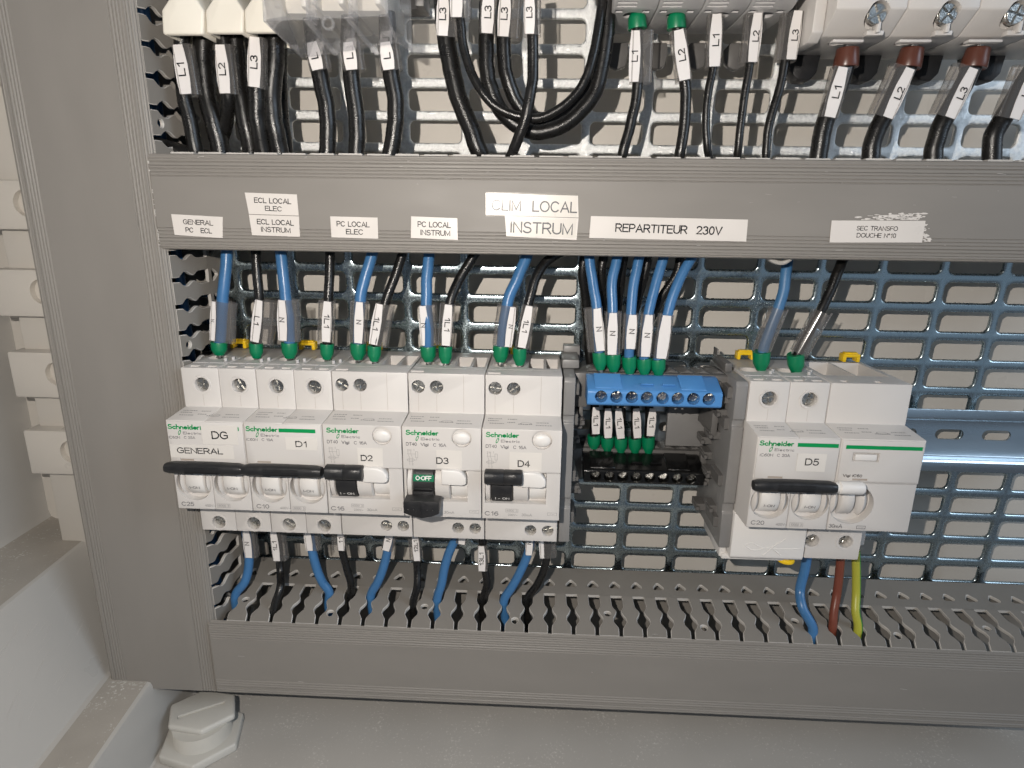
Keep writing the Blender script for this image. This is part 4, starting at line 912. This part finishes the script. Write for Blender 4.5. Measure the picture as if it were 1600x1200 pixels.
d3_ = dt40(108, 'breaker marked D3 switched off with a green flag showing above its lowered black lever', 'D3', True, 6)
d4_ = dt40(144, 'breaker marked D4 with its black toggle up, beside the grey bracket', 'D4', False, 7)
for t_, xs in ((d2_, (76, 84.5)), (d3_, (112, 120)), (d4_, (147, 155))):
    clip(t_, (xs[0]+xs[1])/2)

# D5 and its residual current block
XA = 264.8
b5 = ic60(XA, 'two pole breaker marked D5 in the right hand group', 'C20', [('iC60H', 1.7, 7.4, 12.9, 14.3, 'inkg'), ('C 20A', 9.1, 14.7, 12.9, 14.3, 'inkg')],
          [((18.0, 30.5, 6.4, 14.8), [('D5', 21.5, 27.5, 9.3, 12.6)])], bar=[(17.4, 34.9)], ka='10000 3', lower=False, tb=(-.9, 34.6), win=(6.3, 12.8))
clip(b5, 276.0)
# clip-on lower terminal cover with embossed mark
mb = MB(); mb.prism([(9, -22.9), (57.4, -22.9), (57.4, -45.5), (56.5, -46.8), (20, -46.8)], XA-.6, XA+34.4, 'x')
cv = obj('terminal_cover', mb, M['white2'], b5, bevel=.5)
mb = MB(); mb.prism([(22, -46.6), (53, -46.9), (53, -49.6), (22, -48.0)], XA-3.2, XA+30, 'x'); obj('lower_skirt', mb, M['white2'], b5, bevel=.4)
mb = MB(); mb.prism([(20, -24), (50, -24), (52, -49), (22, -49)], XA-4.2, XA-.8, 'x'); obj('cover_hinge', mb, M['white2'], b5, bevel=.6)
mb = MB()
def tb_(a, c): mb.tube([(a[0], 57.5, a[1]), (c[0], 57.5, c[1])], .28, 8)
k0 = [P(u, v, 57.5) for u, v in ((1163, 852), (1175, 849), (1192, 856), (1210, 858), (1250, 858))]
mb.tube(smooth_path([(p[0], 57.4, p[2]) for p in k0]), .28, 8)
k0 = [P(u, v, 57.5) for u, v in ((1163, 853), (1178, 860), (1195, 857), (1212, 852), (1228, 842))]
mb.tube(smooth_path([(p[0], 57.4, p[2]) for p in k0]), .28, 8)
k0 = [P(u, v, 57.5) for u, v in ((1192, 868), (1205, 858), (1216, 848))]; mb.tube([(p[0], 57.4, p[2]) for p in k0], .28, 8)
k0 = [P(u, v, 57.5) for u, v in ((1206, 856), (1220, 868))]; mb.tube([(p[0], 57.4, p[2]) for p in k0], .28, 8)
obj('embossed_mark', mb, M['white2'], cv)
mb = MB(); mb.cyl((XA+29.5, 50), 4.2, -51.2, -49.0, 'z', 20); obj('release_tab', mb, M['yellow'], b5, bevel=.4)
XV = XA+36
vg = thing('residual_current_block', 'wide white residual current block plugged onto the right side of breaker D5', 'residual current block', (XV+18, 30, -46.5))
mb = MB(); mb.prism(body_profile(-46.6), XV+.1, XV+36, 'x'); ct = MB()
ct.cyl((XV+9.2, -9.4), 9.6, 67.4, 76, 'd', 44)
ct.box(XV+36-10.2, XV+60, 40, 90, -60, -22.95)    # narrower below
for q0, q1 in ((3, 17.2), (18.4, 33)): ct.box(XV+q0, XV+q1, 13, 41, 32, 46)
ct.box(XV+6, XV+9, 50.5, 53.5, 41.4, 44); ct.box(XV+21, XV+24, 50.5, 53.5, 41.4, 44)
ct.cyl((XV-1.5+4.2, -37.0), 3.3, 49, 60, 'd', 28); ct.cyl((XV+18.6, -37.0), 3.3, 49, 60, 'd', 28)
ct.box(XV+5.8, XV+16.8, 71.0, 75, 11.8, 15.6)
obj('housing', mb, M['white'], vg, bevel=.4, cut=ct)
for q in (2.7, 18.6):
    mb = MB(); mb.lathe((XV+q, -37.0), [(3.6, 54.6), (3.65, 54.98), (4.6, 54.98), (4.8, 54.6)], 'd', 28, closed='loop'); obj('screw_collar', mb, M['white'], vg, ang=60)
    screw(vg, XV+q, -37.0, 51.8, rot=random.uniform(0, 1.5), tilt=.08)
mb = MB(); mb.box(XV+.6, XV+35.4, 71.8, 72.7, 2.3, 21.4)
ct = MB(); ct.box(XV+5.6, XV+17.0, 71, 75, 11.6, 15.9); ct.box(XV+7.0, XV+13.6, 72.3, 75, 2.7, 3.7)
obj('label_flap', mb, M['white'], vg, bevel=.25, cut=ct)
mb = MB(); mb.box(XV+6.9, XV+16.4, 70.8, 72.4, 11.9, 14.9); obj('test_button', mb, M['white2'], vg, bevel=.5)
mb = MB(); mb.box(XV+7.05, XV+13.55, 72.0, 72.4, 2.75, 3.65); obj('flap_slot', mb, M['seam'], vg)
mb = MB(); mb.add([(XV+2.1, 72.8, 17.5), (XV+34.6, 72.8, 17.5), (XV+34.6, 72.8, 19.2), (XV+2.1, 72.8, 19.2)], [(0, 1, 2, 3)]); obj('green_stripe', mb, M['inkgreen'], vg)
text('printed_text', 'Vigi iC60', (XV+6.8, 72.8, 4.9), 8.3, 1.6, M['ink'], vg)
text('printed_text', '30mA', (XV+3.7, DB+.06, -20.1), 6.0, 1.9, M['inkg'], vg)
text('printed_text', '~', (XV+15.0, DB+.06, -20.4), 2.3, .6, M['inkg'], vg)
mb = MB(); frame_box(mb, XV+13.0, XV+17.0, -21.2, -19.6, DB+.06, .2); obj('printed_frame', mb, M['inkg'], vg)
mb = MB(); mb.lathe((76.2, .7), [(1.0, XV-1.6), (2.4, XV-1.6), (2.4, XV-.2), (2.9, XV+.2), (2.9, XV+9.6), (2.3, XV+10.6)], 'x', 28); mb.box(XV+2, XV+9, 68, 76, -2.5, 2)
obj('toggle', mb, M['white2'], vg, ang=40)
mb = MB(); mb.lathe((62.9, -8.2), [(8.6, XV+4.6), (9.0, XV+5.0), (9.0, XV+10.0), (8.6, XV+10.4)], 'x', 40)
for cc in (XV+1.9, XV+14.6): mb.lathe((61.8, -8.6), [(6.2, cc-2.1), (8.8, cc-1.5), (9.8, cc), (8.8, cc+1.5), (6.2, cc+2.1)], 'x', 36)
obj('toggle_drum', mb, M['white'], vg, ang=60)
small_print(vg, XV+1, seed=11); clip(vg, 329.8)
# grey rail foot with orange tabs at the right of the block
sp_ = tag(thing('end_stop', 'dark grey end stop with orange tabs clipped on the rail beside the residual current block', 'end stop', (XV+40, 10, -5)), None)
mb = MB(); mb.prism([(2, 19), (30, 17), (36, 10), (36, 0), (2, -3)], XV+36.3, XV+40.0, 'x'); obj('body', mb, M['midgrey'], sp_, bevel=.6)
for z in (4, 9.5, 14): mb = MB(); mb.cyl((30, z), 2.1, XV+34, XV+40.9, 'x', 16); obj('tab', mb, M['orange'], sp_, bevel=.3)
mb = MB(); mb.box(XV+39.9, XV+45, 4, 8.5, 6, 12); obj('foot', mb, M['darkgrey'], sp_, bevel=.5)

# ================================================================== DISTRIBUTION BLOCK
tb0 = thing('distribution_block', 'dark grey distribution block frame holding a blue and a black terminal bar', 'distribution block', (222, 10, -42))
for x0, x1, nm in ((180.6, 185.8, 0), (258.8, 264.2, 1)):
    mb = MB(); mb.prism([(9, 42), (54.5, 42), (55.6, 40), (55.6, 24), (54.6, 23.4), (54.6, 20.6), (55.6, 20), (55.6, -18), (54.4, -19), (54.4, -23), (55.4, -24), (55.4, -42), (9, -42)], x0, x1, 'x')
    obj('end_bracket', mb, M['midgrey'], tb0, bevel=.35)
    sx = 1 if nm == 0 else -1; xe = x1 if nm == 0 else x0
    mb = MB()
    rnd = random.Random(4+nm)
    for z in (38, 31, 24, 17, 10.5, 3, -4, -11, -19, -26, -34):        # latches and steps along the inner face
        l = rnd.uniform(2.5, 5.5); dd = rnd.uniform(22, 46)
        mb.box(xe-sx*.3, xe+sx*l, dd-8, dd+2, z-2.2, z+1.6); mb.box(xe+sx*(l-1.2), xe+sx*(l+.6), dd-4, dd+4.5, z-1.2, z+.8)
    for z in (36, 21, -8, -30): mb.box(xe-sx*.3, xe+sx*2.2, 36, 51, z-3.5, z+2)
    obj('latch', mb, M['darkgrey'], tb0, bevel=.25, seg=1)
    mb = MB(); mb.box(x0-.5, x1+2.5*sx, 18, 38, 42.2, 46.5); mb.box(x0+.5, x1+4*sx, 12, 19, 42.2, 49.5)
    obj('bracket_head', mb, M['midgrey' if nm == 0 else 'darkgrey'], tb0, bevel=.5)
def crossbar(z, d0, d1):
    mb = MB(); mb.box(185, 259.5, d0, d1, z-2.2, z+.2)
    for k in range(9): mb.prism([(192+7.5*k, z+.15), (195.5+7.5*k, z+1.6), (199+7.5*k, z+.15)], d0+.2, d1-3, 'd')
    mb.box(186, 258, d0, d0+2, z-14, z-2)
    obj('crossbar', mb, M['darkgrey'], tb0, bevel=.25, seg=1)
crossbar(41.0, 26, 41); crossbar(-7.5, 2.0, 16)
for bx in ((186, 192.5, 20, 42, 24, 41), (252.5, 259, 20, 42, 24, 41), (186, 193, 8, 20, -24, -6), (256, 259, 8, 20, -24, -6), (189, 191, 12, 40, 12, 23.9), (254, 257, 12, 40, 10, 23.9)):
    mb = MB(); mb.box(*bx); obj('bar_support', mb, M['darkgrey'], tb0, bevel=.4)
mb = MB(); mb.box(238, 258, 12, 15, -5, 19); ct = MB(); ct.box(243, 262, 10, 17, 3.5, 8.5); ct.cyl((243, 6), 2.5, 10, 17, 'd', 20)
obj('slotted_bracket', mb, M['midgrey'], tb0, bevel=.5, cut=ct)
def terminal_bar(label, x0, x1, ztop, zr, zb, dback, df, sx0, sz, mat, rdark):
    t = thing('terminal_bar', label, 'terminal bar', ((x0+x1)/2, dback, zb))
    mb = MB(); mb.prism([(dback, ztop), (dback+4, ztop), (df-.8, zr+.4), (df, zr-.6), (df, zb+1), (df-1, zb), (dback, zb)], x0, x1, 'x'); ct = MB()
    for k in range(8): ct.cyl((sx0+7.0*k, sz), 2.85, df-6, df+3, 'd', 24)
    obj('insulated_body', mb, M[mat], t, bevel=.35, cut=ct)
    mb = MB()
    dm = (dback+4+df)/2; zm = (ztop+zr)/2
    for a, c in ((x0+3.5, x0+16), (x1-18.5, x1-7)):           # raised pads on the slope
        mb.hexa([(a, dback+3, ztop-.3), (c, dback+3, ztop-.3), (c, df-1.6, zr+.2), (a, df-1.6, zr+.2)], [(a, dback+3.5, ztop+1.0), (c, dback+3.5, ztop+1.0), (c, df-2.0, zr+1.2), (a, df-2.0, zr+1.2)])
    for c in ((x0+x1)/2-3, (x0+x1)/2+7): mb.hexa([(c-3, dm, zm+.1), (c+3, dm, zm+.1), (c+3, dm+1.4, zm-.3), (c-3, dm+1.4, zm-.3)], [(c-3, dm+.4, zm+.9), (c+3, dm+.4, zm+.9), (c+3, dm+1.8, zm+.5), (c-3, dm+1.8, zm+.5)])
    obj('raised_pad', mb, M[mat], t, bevel=.15, seg=1)
    for k in range(8): screw(t, sx0+7.0*k, sz+.45, df-2.0, r=2.45, rot=random.uniform(0, 1.5), tilt=random.uniform(-.78, -.58))
    for c in (sx0+10.8, sx0+38):                              # half rings under the bar
        mb = MB(); n = 14; pts = [(c+1.9*math.cos(q), df-9, zb-2.0+1.9*math.sin(q)) for q in [math.radians(-40+260*i/n) for i in range(n+1)]]
        mb.tube(pts, .62, 8); obj('holding_ring', mb, M['midgrey'], t)
    return t
terminal_bar('blue terminal bar with eight screws at the top of the distribution block', 191.4, 252.9, 40.8, 36.4, 29.2, 41, 56.5, 197.7, 33.6, 'tblue', 0)
terminal_bar('glossy black terminal bar with eight screws below the blue one', 193.6, 255.4, -9.0, -13.0, -20.2, 14, 32.5, 199.6, -16.3, 'blackg', 0)

# ================================================================== DEVICES OF THE UPPER ROW
cp = thing('terminal_shroud', 'left cream shroud of the three over the black cables, top left', 'shroud', P(290, 57, 50), 'cream shrouds over the thick cables')
def shroud(t, u0, u1, v=56, peak=-6, vs_=18):
    a, b_ = P(u0, v, 50), P(u1, v, 50); s0, s1 = P(u0-2, vs_, 50), P(u1+1, vs_, 50); pk0, pk1 = P(u0+20, peak-10, 50), P(u1-22, peak-10, 50)
    mb = MB(); mb.prism([(a[0], a[2]), (b_[0], b_[2]), (s1[0], s1[2]), (pk1[0], pk1[2]), (pk1[0], pk1[2]+12), (pk0[0], pk0[2]+12), (pk0[0], pk0[2]), (s0[0], s0[2])], 26, 52, 'd')
    ct = MB(); ct.box(a[0]+1.5, b_[0]-1.5, 28, 50, a[2]-5, a[2]+6)
    obj('shell', mb, M['cream'], t, bevel=1.0, seg=3, cut=ct)
shroud(cp, 258, 321)
cp = thing('terminal_shroud', 'middle cream shroud of the three over the black cables, top left', 'shroud', P(350, 57, 50), 'cream shrouds over the thick cables'); shroud(cp, 326, 383, 54)
cp = thing('terminal_shroud', 'right cream shroud of the three, partly behind the clear cover', 'shroud', P(410, 57, 50), 'cream shrouds over the thick cables'); shroud(cp, 386, 442, 53)
# clear terminal cover with the switch behind it
cv = thing('clear_terminal_cover', 'transparent ribbed terminal cover over three black cables, top edge', 'terminal cover', P(520, 60, 50))
def quadv(us, d): return [P(u, v, d) for u, v in us]
mb = MB()
F1 = quadv([(410, -40), (640, -40), (612, 24), (418, 32)], 66)       # front
F2 = quadv([(418, 32), (612, 24), (640, 80), (470, 92)], 52)         # sloping lower part
def sheet(pts, th=1.2):
    q = [tuple(p) for p in pts]; q2 = [(p[0], p[1]-th, p[2]) for p in q]; mb.hexa(q2, q)
A = P(409, -60, 66); Bp = P(606, -60, 66); C_ = P(606, 24, 66); D_ = P(411, 33, 66); E_ = P(470, 90, 46); F_ = P(622, 66, 46)
sheet([A, Bp, C_, D_]); sheet([D_, C_, F_, E_])
sideR = [Bp, P(640, -60, 40), P(645, 80, 40), F_, C_]; mb.add([tuple(p) for p in sideR]+[(p[0]-1.0, p[1], p[2]) for p in sideR], [(0, 1, 2, 3, 4), (9, 8, 7, 6, 5)]+[(i, (i+1) % 5, (i+1) % 5+5, i+5) for i in range(5)])
sideL = [A, P(405, -60, 40), P(455, 80, 40), E_, D_]; mb.add([tuple(p) for p in sideL]+[(p[0]+1.0, p[1], p[2]) for p in sideL], [(0, 1, 2, 3, 4), (9, 8, 7, 6, 5)]+[(i, (i+1) % 5, (i+1) % 5+5, i+5) for i in range(5)])
obj('cover_shell', mb, M['cover'], cv, bevel=.3, seg=1)
for (a, c) in (((478, -50), (480, 30)), ((545, -50), (544, 27))):
    mb = MB(); p, q = P(*a, 66), P(*c, 66); e = P(c[0]+48, 84, 47); mb.box(p[0]-.5, p[0]+.5, 58, 67.6, q[2], p[2])
    mb.hexa([(q[0]-.6, 66.5, q[2]), (q[0]+.6, 66.5, q[2]), (e[0]+.6, 47.5, e[2]), (e[0]-.6, 47.5, e[2])], [(q[0]-.6, 69.0, q[2]-1), (q[0]+.6, 69.0, q[2]-1), (e[0]+.6, 50.5, e[2]-1.5), (e[0]-.6, 50.5, e[2]-1.5)])
    obj('cover_rib', mb, M['cover'], cv)
mb = MB(); c = P(512, 36, 67)
mb.lathe((c[0], c[2]), [(1.8, 65.5), (2.4, 65.5), (2.4, 67.3), (1.8, 67.3)], 'd', 20, closed='loop'); obj('cover_boss', mb, M['cover'], cv)
sw = thing('switch_body', 'cream switch body behind the transparent terminal cover', 'switch', P(520, 20, 40))
a, c = P(428, 20, 52), P(600, 16, 52)
for k in range(3):
    xa = a[0]+(c[0]-a[0])*k/3; xb = a[0]+(c[0]-a[0])*(k+1)/3
    mb = MB(); mb.box(xa+.6, xb-.6, 8, 54, a[2]+(2.5 if k else 1.5), a[2]+35)
    ct = MB(); ct.box(xa+3, xb-3, 46, 60, a[2]-1, a[2]+8); obj('pole_housing', mb, M['cream'], sw, bevel=1.2, cut=ct)
# row of grey terminal modules
ul = [955, 1031, 1108, 1184, 1262]
for k in range(4):
    x0 = P(957, 20, 46)[0]+18.15*k; lab = ('leftmost grey breaker pole over the green ferrule', 'second grey breaker pole from the left at the top', 'third grey breaker pole from the left at the top', 'fourth grey breaker pole at the top beside the large white block')[k]
    t = thing('grey_breaker', lab, 'circuit breaker', (x0+9, 30, 191.5), 'grey breaker poles at the top')
    mb = MB(); mb.prism([(9, 196.0), (30, 195.2), (46, 195.6), (55, 198.0), (55, 240), (9, 240)], x0+.1, x0+17.9, 'x')
    ct = MB(); ct.cyl((x0+9, 38), 3.9, 190, 201, 'z', 24)
    for j in range(3): ct.box(x0+1.5, x0+9.5, 47.0+2.3*j, 48.3+2.3*j, 190, 197.0+.65*j)
    ct.box(x0+1.5, x0+4.5, 41.5, 44.5, 190, 197); ct.box(x0+12.5, x0+15.5, 41.5, 44.5, 190, 197)
    obj('pole_housing', mb, M['modgrey'], t, bevel=.4, cut=ct)
    mb = MB(); pts = [(x0+5, 188.5), (x0+2.2, 185.5), (x0+2.5, 181.0), (x0+4.5, 178.4), (x0+8, 177.0), (x0+12, 178.4), (x0+13, 184.0), (x0+12.5, 188.5)]
    mb.prism([(p[0]-1.5, p[1]+3) for p in pts], 9, 13, 'd'); obj('rail_foot', mb, M['darkgrey'], t, bevel=.7)
# large white breaker block
wb = thing('white_breaker_block', 'large white breaker block with brown cable ferrules beneath, top right corner', 'circuit breaker', (330, 30, 181))
xw = P(1300, 60, 56)[0]-1.0; pw_ = 27.0
for k in range(4):
    x0 = xw+pw_*k*1.0
    mb = MB(); mb.prism([(9, 185.5), (42, 184.6), (48, 184.9), (58.5, 192.0), (58.5, 240), (9, 240)], x0+.12, x0+pw_-.12, 'x'); ct = MB()
    cs = P((1375, 1486, 1593, 1700)[k], 18, 58.5); ct.cyl((cs[0], cs[2]), 4.0, 50, 62, 'd', 28)
    ct.cyl((x0+11.5, 40), 4.9, 180, 194, 'z', 24)
    obj('pole_housing', mb, M['white'], wb, bevel=.7, cut=ct)
    screw(wb, cs[0], cs[2], 56.4, r=3.7, rot=.5+k*.4, tilt=.12)
    mb = MB(); p, q = P((1297, 1400, 1507, 1610)[k], 66, 50), P((1345, 1450, 1560, 1662)[k], 66, 50)
    mb.box(p[0], q[0], 49, 52.6, p[2]-.6, p[2]+.5); mb.box(q[0]-.2, q[0]+6.4, 51, 54.5, p[2]+1.4, p[2]+3.2); mb.box(q[0]+2.6, q[0]+4.2, 52, 56, p[2]+2, p[2]+6.2)
    obj('retaining_lip', mb, M['white'], wb, bevel=.4)
    mb = MB(); c = (x0+5.0, 178)
    mb.prism([(c[0]-8, 186), (c[0]-5, 178.5), (c[0]-1.5, 175.2), (c[0]+4, 174.6), (c[0]+7, 178), (c[0]+8, 186)], 8, 18, 'd'); obj('rail_foot', mb, M['blackp'], wb, bevel=.9)
mb = MB(); mb.prism([(9, 184), (46, 183), (50, 186), (52, 240), (9, 240)], xw-4.8, xw-.2, 'x'); obj('side_cheek', mb, M['white'], wb, bevel=.6)
# grey device behind, between cover and loops
dv = thing('grey_terminal_block', 'small grey terminal block behind the clear cover at the top edge', 'terminal block', (118, 10, 196))
p = P(664, 8, 20); mb = MB(); mb.box(p[0]-22, p[0], 6, 22, p[2]-1, p[2]+30); ct = MB(); ct.box(p[0]-14, p[0]-4, 18, 30, p[2]-4, p[2]+3); obj('body', mb, M['darkgrey'], dv, bevel=.6, cut=ct)

# ================================================================== PRINTED LABELS ON THE UPPER LID
def lid_label(label, corners, lines, mat='paper', ink='ink', bold=.006, d=51.24, th=.10, name='adhesive_label', sag=0):
    c = [P(u, v, d) for u, v in corners]; cx = sum(p[0] for p in c)/4; cz = min(p[2] for p in c)
    t = thing(name, label, 'label', (cx, d, cz))
    mb = MB(); q2 = [(p[0], d+th, p[2]) for p in c]; mb.hexa([tuple(p) for p in c], q2); obj('tape', mb, M[mat], t)
    for s_, u0, u1, v0, v1, tilt in lines:
        a, e = P(u0, (v0+v1)/2, d), P(u1, (v0+v1)/2, d); h = P(u0, v0, d)[2]-P(u0, v1, d)[2]
        cc = P((u0+u1)/2, (v0+v1)/2, d+th); r = math.radians(tilt)
        text('printed_text', s_, (cc[0], d+th+.05, cc[2]), e[0]-a[0], h, M[ink], t, (math.cos(r), 0, math.sin(r)), (-math.sin(r), 0, math.cos(r)), bold)
    return t
lid_label('label reading GENERAL PC ECL at the left end of the duct lid', [(273, 367), (348, 372), (348, 339), (267.5, 334.5)], [('GENERAL', 286, 333, 343.5, 351.5, -2), ('PC   ECL', 290, 331, 356, 364, -2)])
lid_label('label reading ECL LOCAL ELEC, upper of the stacked pair', [(389, 334.3), (467, 337), (463.8, 303.8), (382.5, 300.8)], [('ECL LOCAL', 397, 455, 309.5, 318, -1.5), ('ELEC', 414, 440, 322, 330, -1.5)])
lid_label('label reading ECL LOCAL INSTRUM, lower of the stacked pair', [(394, 367.5), (468.8, 370), (467.2, 338), (389, 335.4)], [('ECL LOCAL', 401.5, 459, 343, 351.5, -1.5), ('INSTRUM', 408, 454, 355, 363.3, -1.5)])
lid_label('label reading PC LOCAL ELEC', [(518, 370.8), (591, 373), (590, 340), (516, 338)], [('PC LOCAL', 526, 577.5, 346, 354.5, -1), ('ELEC', 540.5, 567, 358, 366.5, -1)])
lid_label('label reading PC LOCAL INSTRUM', [(642, 371.8), (715.5, 375), (714.5, 341), (642.5, 338)], [('PC LOCAL', 652.5, 704.5, 346.5, 355.5, -1), ('INSTRUM', 657, 703.5, 359.5, 368.2, -1)])
l5 = lid_label('wide label reading CLIM LOCAL under shiny clear tape', [(758.8, 335.8), (904, 340.0), (903, 305.8), (759, 301.8)], [('CLIM  LOCAL', 768, 902, 313.5, 331, -1)], ink='inkg', bold=-.004)
l6 = lid_label('label reading INSTRUM in large letters below CLIM LOCAL', [(791, 369), (900.8, 375), (904, 341), (788.8, 337)], [('INSTRUM', 797.5, 895, 347.5, 365.5, -1.5)], ink='inkg', bold=-.004)
lid_label('long label reading REPARTITEUR 230V', [(920.5, 371.8), (1165.8, 377.4), (1168.7, 343.2), (923.4, 337.6)], [('REPARTITEUR  230V', 961, 1128.5, 351.5, 365, -1)])
l8 = lid_label('label reading SEC TRANSFO DOUCHE N°10 over torn paper residue', [(1296, 378.8), (1440.5, 379), (1446, 345), (1299.5, 344.5)], [('SEC TRANSFO', 1338.5, 1403, 353.3, 360.5, 0), ('DOUCHE N°10', 1338.5, 1400, 364.3, 371.6, 0)], bold=0)
# crumpled clear tape on the CLIM label
def tape(parent, u0, v0, u1, v1, seed):
    rnd = random.Random(seed); a, b_ = P(u0, v1, 51.4), P(u1, v0, 51.4); NX, NZ = 44, 12; mb = MB(); vs = []
    for j in range(NZ+1):
        for i in range(NX+1):
            x = a[0]+(b_[0]-a[0])*i/NX; z = a[2]+(b_[2]-a[2])*j/NZ
            n_ = noise.noise(Vector((x*.35, z*.9, seed)))+.6*noise.noise(Vector((x*1.1, z*1.6, seed+5)))
            vs.append((x, 51.52+.09*max(0, n_), z))
    mb.add(vs, [(j*(NX+1)+i, j*(NX+1)+i+1, (j+1)*(NX+1)+i+1, (j+1)*(NX+1)+i) for j in range(NZ) for i in range(NX)])
    obj('clear_tape', mb, M['tape'], parent, ang=70)
tape(l5, 759, 302, 902, 338, 3); tape(l6, 792, 342, 901, 370, 9)
# paper residue: torn flakes
mb = MB(); rnd = random.Random(12)
def flake(cx, cz, w_, h_):
    n = 7; pts = []
    for i in range(n): q = 2*math.pi*i/n; k = rnd.uniform(.45, 1.1); pts.append((cx+w_*k*math.cos(q), cz+h_*k*math.sin(q)))
    mb.prism(pts, 51.2, 51.2+rnd.uniform(.05, .09), 'd')
for i in range(150):
    t_ = rnd.random()
    if t_ < .72:
        u = rnd.triangular(1330, 1450, 1430); v = rnd.uniform(333+max(0, (1390-u))*.10, 343.5); p = P(u, v, 51.2); flake(p[0], p[2], rnd.uniform(.5, 2.0), rnd.uniform(.12, .45))
    else:
        u = rnd.uniform(1443, 1453); v = rnd.choice([350, 352, 358, 360, 366, 367, 368, 372, 374, 376])+rnd.uniform(-1.5, 1.5); p = P(u, v, 51.2); flake(p[0], p[2], rnd.uniform(.4, 1.3), rnd.uniform(.12, .4))
obj('paper_residue', mb, M['paper'], l8)

# scuffs and nicks on the duct lids
def scuffs(parent, n, u0, u1, vs_, d, seed):
    rnd = random.Random(seed); mb = MB()
    for i in range(n):
        u = rnd.uniform(u0, u1); v = rnd.choice(vs_)+rnd.uniform(-2, 2); p = P(u, v+(u-800)*.012, d); L_ = rnd.choice((.4, .5, .8, 1.6, 3.0))*rnd.uniform(.6, 1.3); sl = rnd.uniform(-.15, .15)
        if rnd.random() < .25: L_ *= .5; sl = rnd.uniform(-2, 2)
        w_ = rnd.uniform(.05, .16)
        mb.prism([(p[0], p[2]), (p[0]+L_, p[2]+sl*L_), (p[0]+L_*.9, p[2]+sl*L_+w_), (p[0]+.1, p[2]+w_)], d-.01, d+.03, 'd')
    tag(obj('scuff_mark', mb, M['cut'], parent), None, kind='stuff')
scuffs(up, 34, 260, 1590, (253, 258, 262, 268, 375, 381, 386), 51.2, 5)
scuffs(up, 14, 420, 1590, (280, 290, 300, 312), 51.2, 8)
scuffs(lowd, 30, 350, 1590, (990, 996, 1003, 1010, 1100, 1108), 52.6, 6)
scuffs(lowd, 10, 350, 1590, (1030, 1050, 1070), 52.6, 9)
# ================================================================== GLAND PLUG AND SMALL ODDITIES
gp = thing('gland_plug', 'pale grey hexagonal gland plug standing on the dusty floor under the duct corner', 'plug', (-23, 41, -180.5))
def hexpoly(cx, cd, r, rot, n=6): return [(cx+r*math.cos(rot+i*2*math.pi/n), cd+r*math.sin(rot+i*2*math.pi/n)) for i in range(n)]
c = Pz(317, 1148, -176)
mb = MB(); mb.prism(hexpoly(c[0], c[1], 23, .25), -180.5, -175, 'z'); obj('lock_nut', mb, M['gland'], gp, bevel=1.2, seg=3)
mb = MB(); prof = []
for i in range(9): z = -175.4+i*1.15; prof += [(14.2, z), (15.2, z+.58)]
c2 = Pz(316, 1108, -162.5)
mb.lathe((c[0]+.5, c[1]), prof, 'z', 40); obj('threaded_neck', mb, M['gland'], gp, ang=70)
hp = [(c2[0]+20.5*math.cos(q), c2[1]+16.5*math.sin(q)) for q in [.15+i*math.pi/3 for i in range(6)]]
mb = MB(); mb.prism(hp, -166.6, -162.5, 'z'); ct = MB(); r = math.radians(32); ct.hexa([(c2[0]-11, c2[1]+5.5, -163.7), (c2[0]-10, c2[1]+8.0, -163.7), (c2[0]+11, c2[1]-4.5, -163.7), (c2[0]+10, c2[1]-7.0, -163.7)],
                                                                                     [(c2[0]-11, c2[1]+5.5, -160), (c2[0]-10, c2[1]+8.0, -160), (c2[0]+11, c2[1]-4.5, -160), (c2[0]+10, c2[1]-7.0, -160)])
obj('hex_head', mb, M['gland'], gp, bevel=1.6, seg=3, cut=ct)
# bent finger of the upper duct's lower wall above the dull blue wire
mb = MB(); a = P(1217, 405, 42)
mb.tube(smooth_path([(a[0]-6, 42, a[2]+1.5), (a[0]-3, 44, a[2]-.8), (a[0]+1, 45, a[2]-1.2), (a[0]+5.5, 44, a[2]+1.8)]), 1.1, 8, flat=2.2)
obj('bent_finger', mb, M['cut'], up)
# scratches on the sloping side wall face
mb = MB(); rnd = random.Random(3)
def slope_pt(t, d): x = -102.6+.085*d+(24.1+.035*d)*t; return (x+.12, d, -82.5-54.5*t+.05)
for i in range(34):
    t_, d_ = rnd.uniform(.08, .75), rnd.uniform(35, 95); L_ = rnd.uniform(3, 15); dt = rnd.uniform(.0, .10)
    a, b_ = slope_pt(t_, d_), slope_pt(t_+dt, d_+L_); wv = rnd.uniform(.05, .14)
    mb.add([a, b_, (b_[0], b_[1], b_[2]+wv), (a[0], a[1], a[2]+wv)], [(0, 1, 2, 3)])
obj('scratch', mb, M['paper'], side)
print('objects', len(bpy.data.objects))
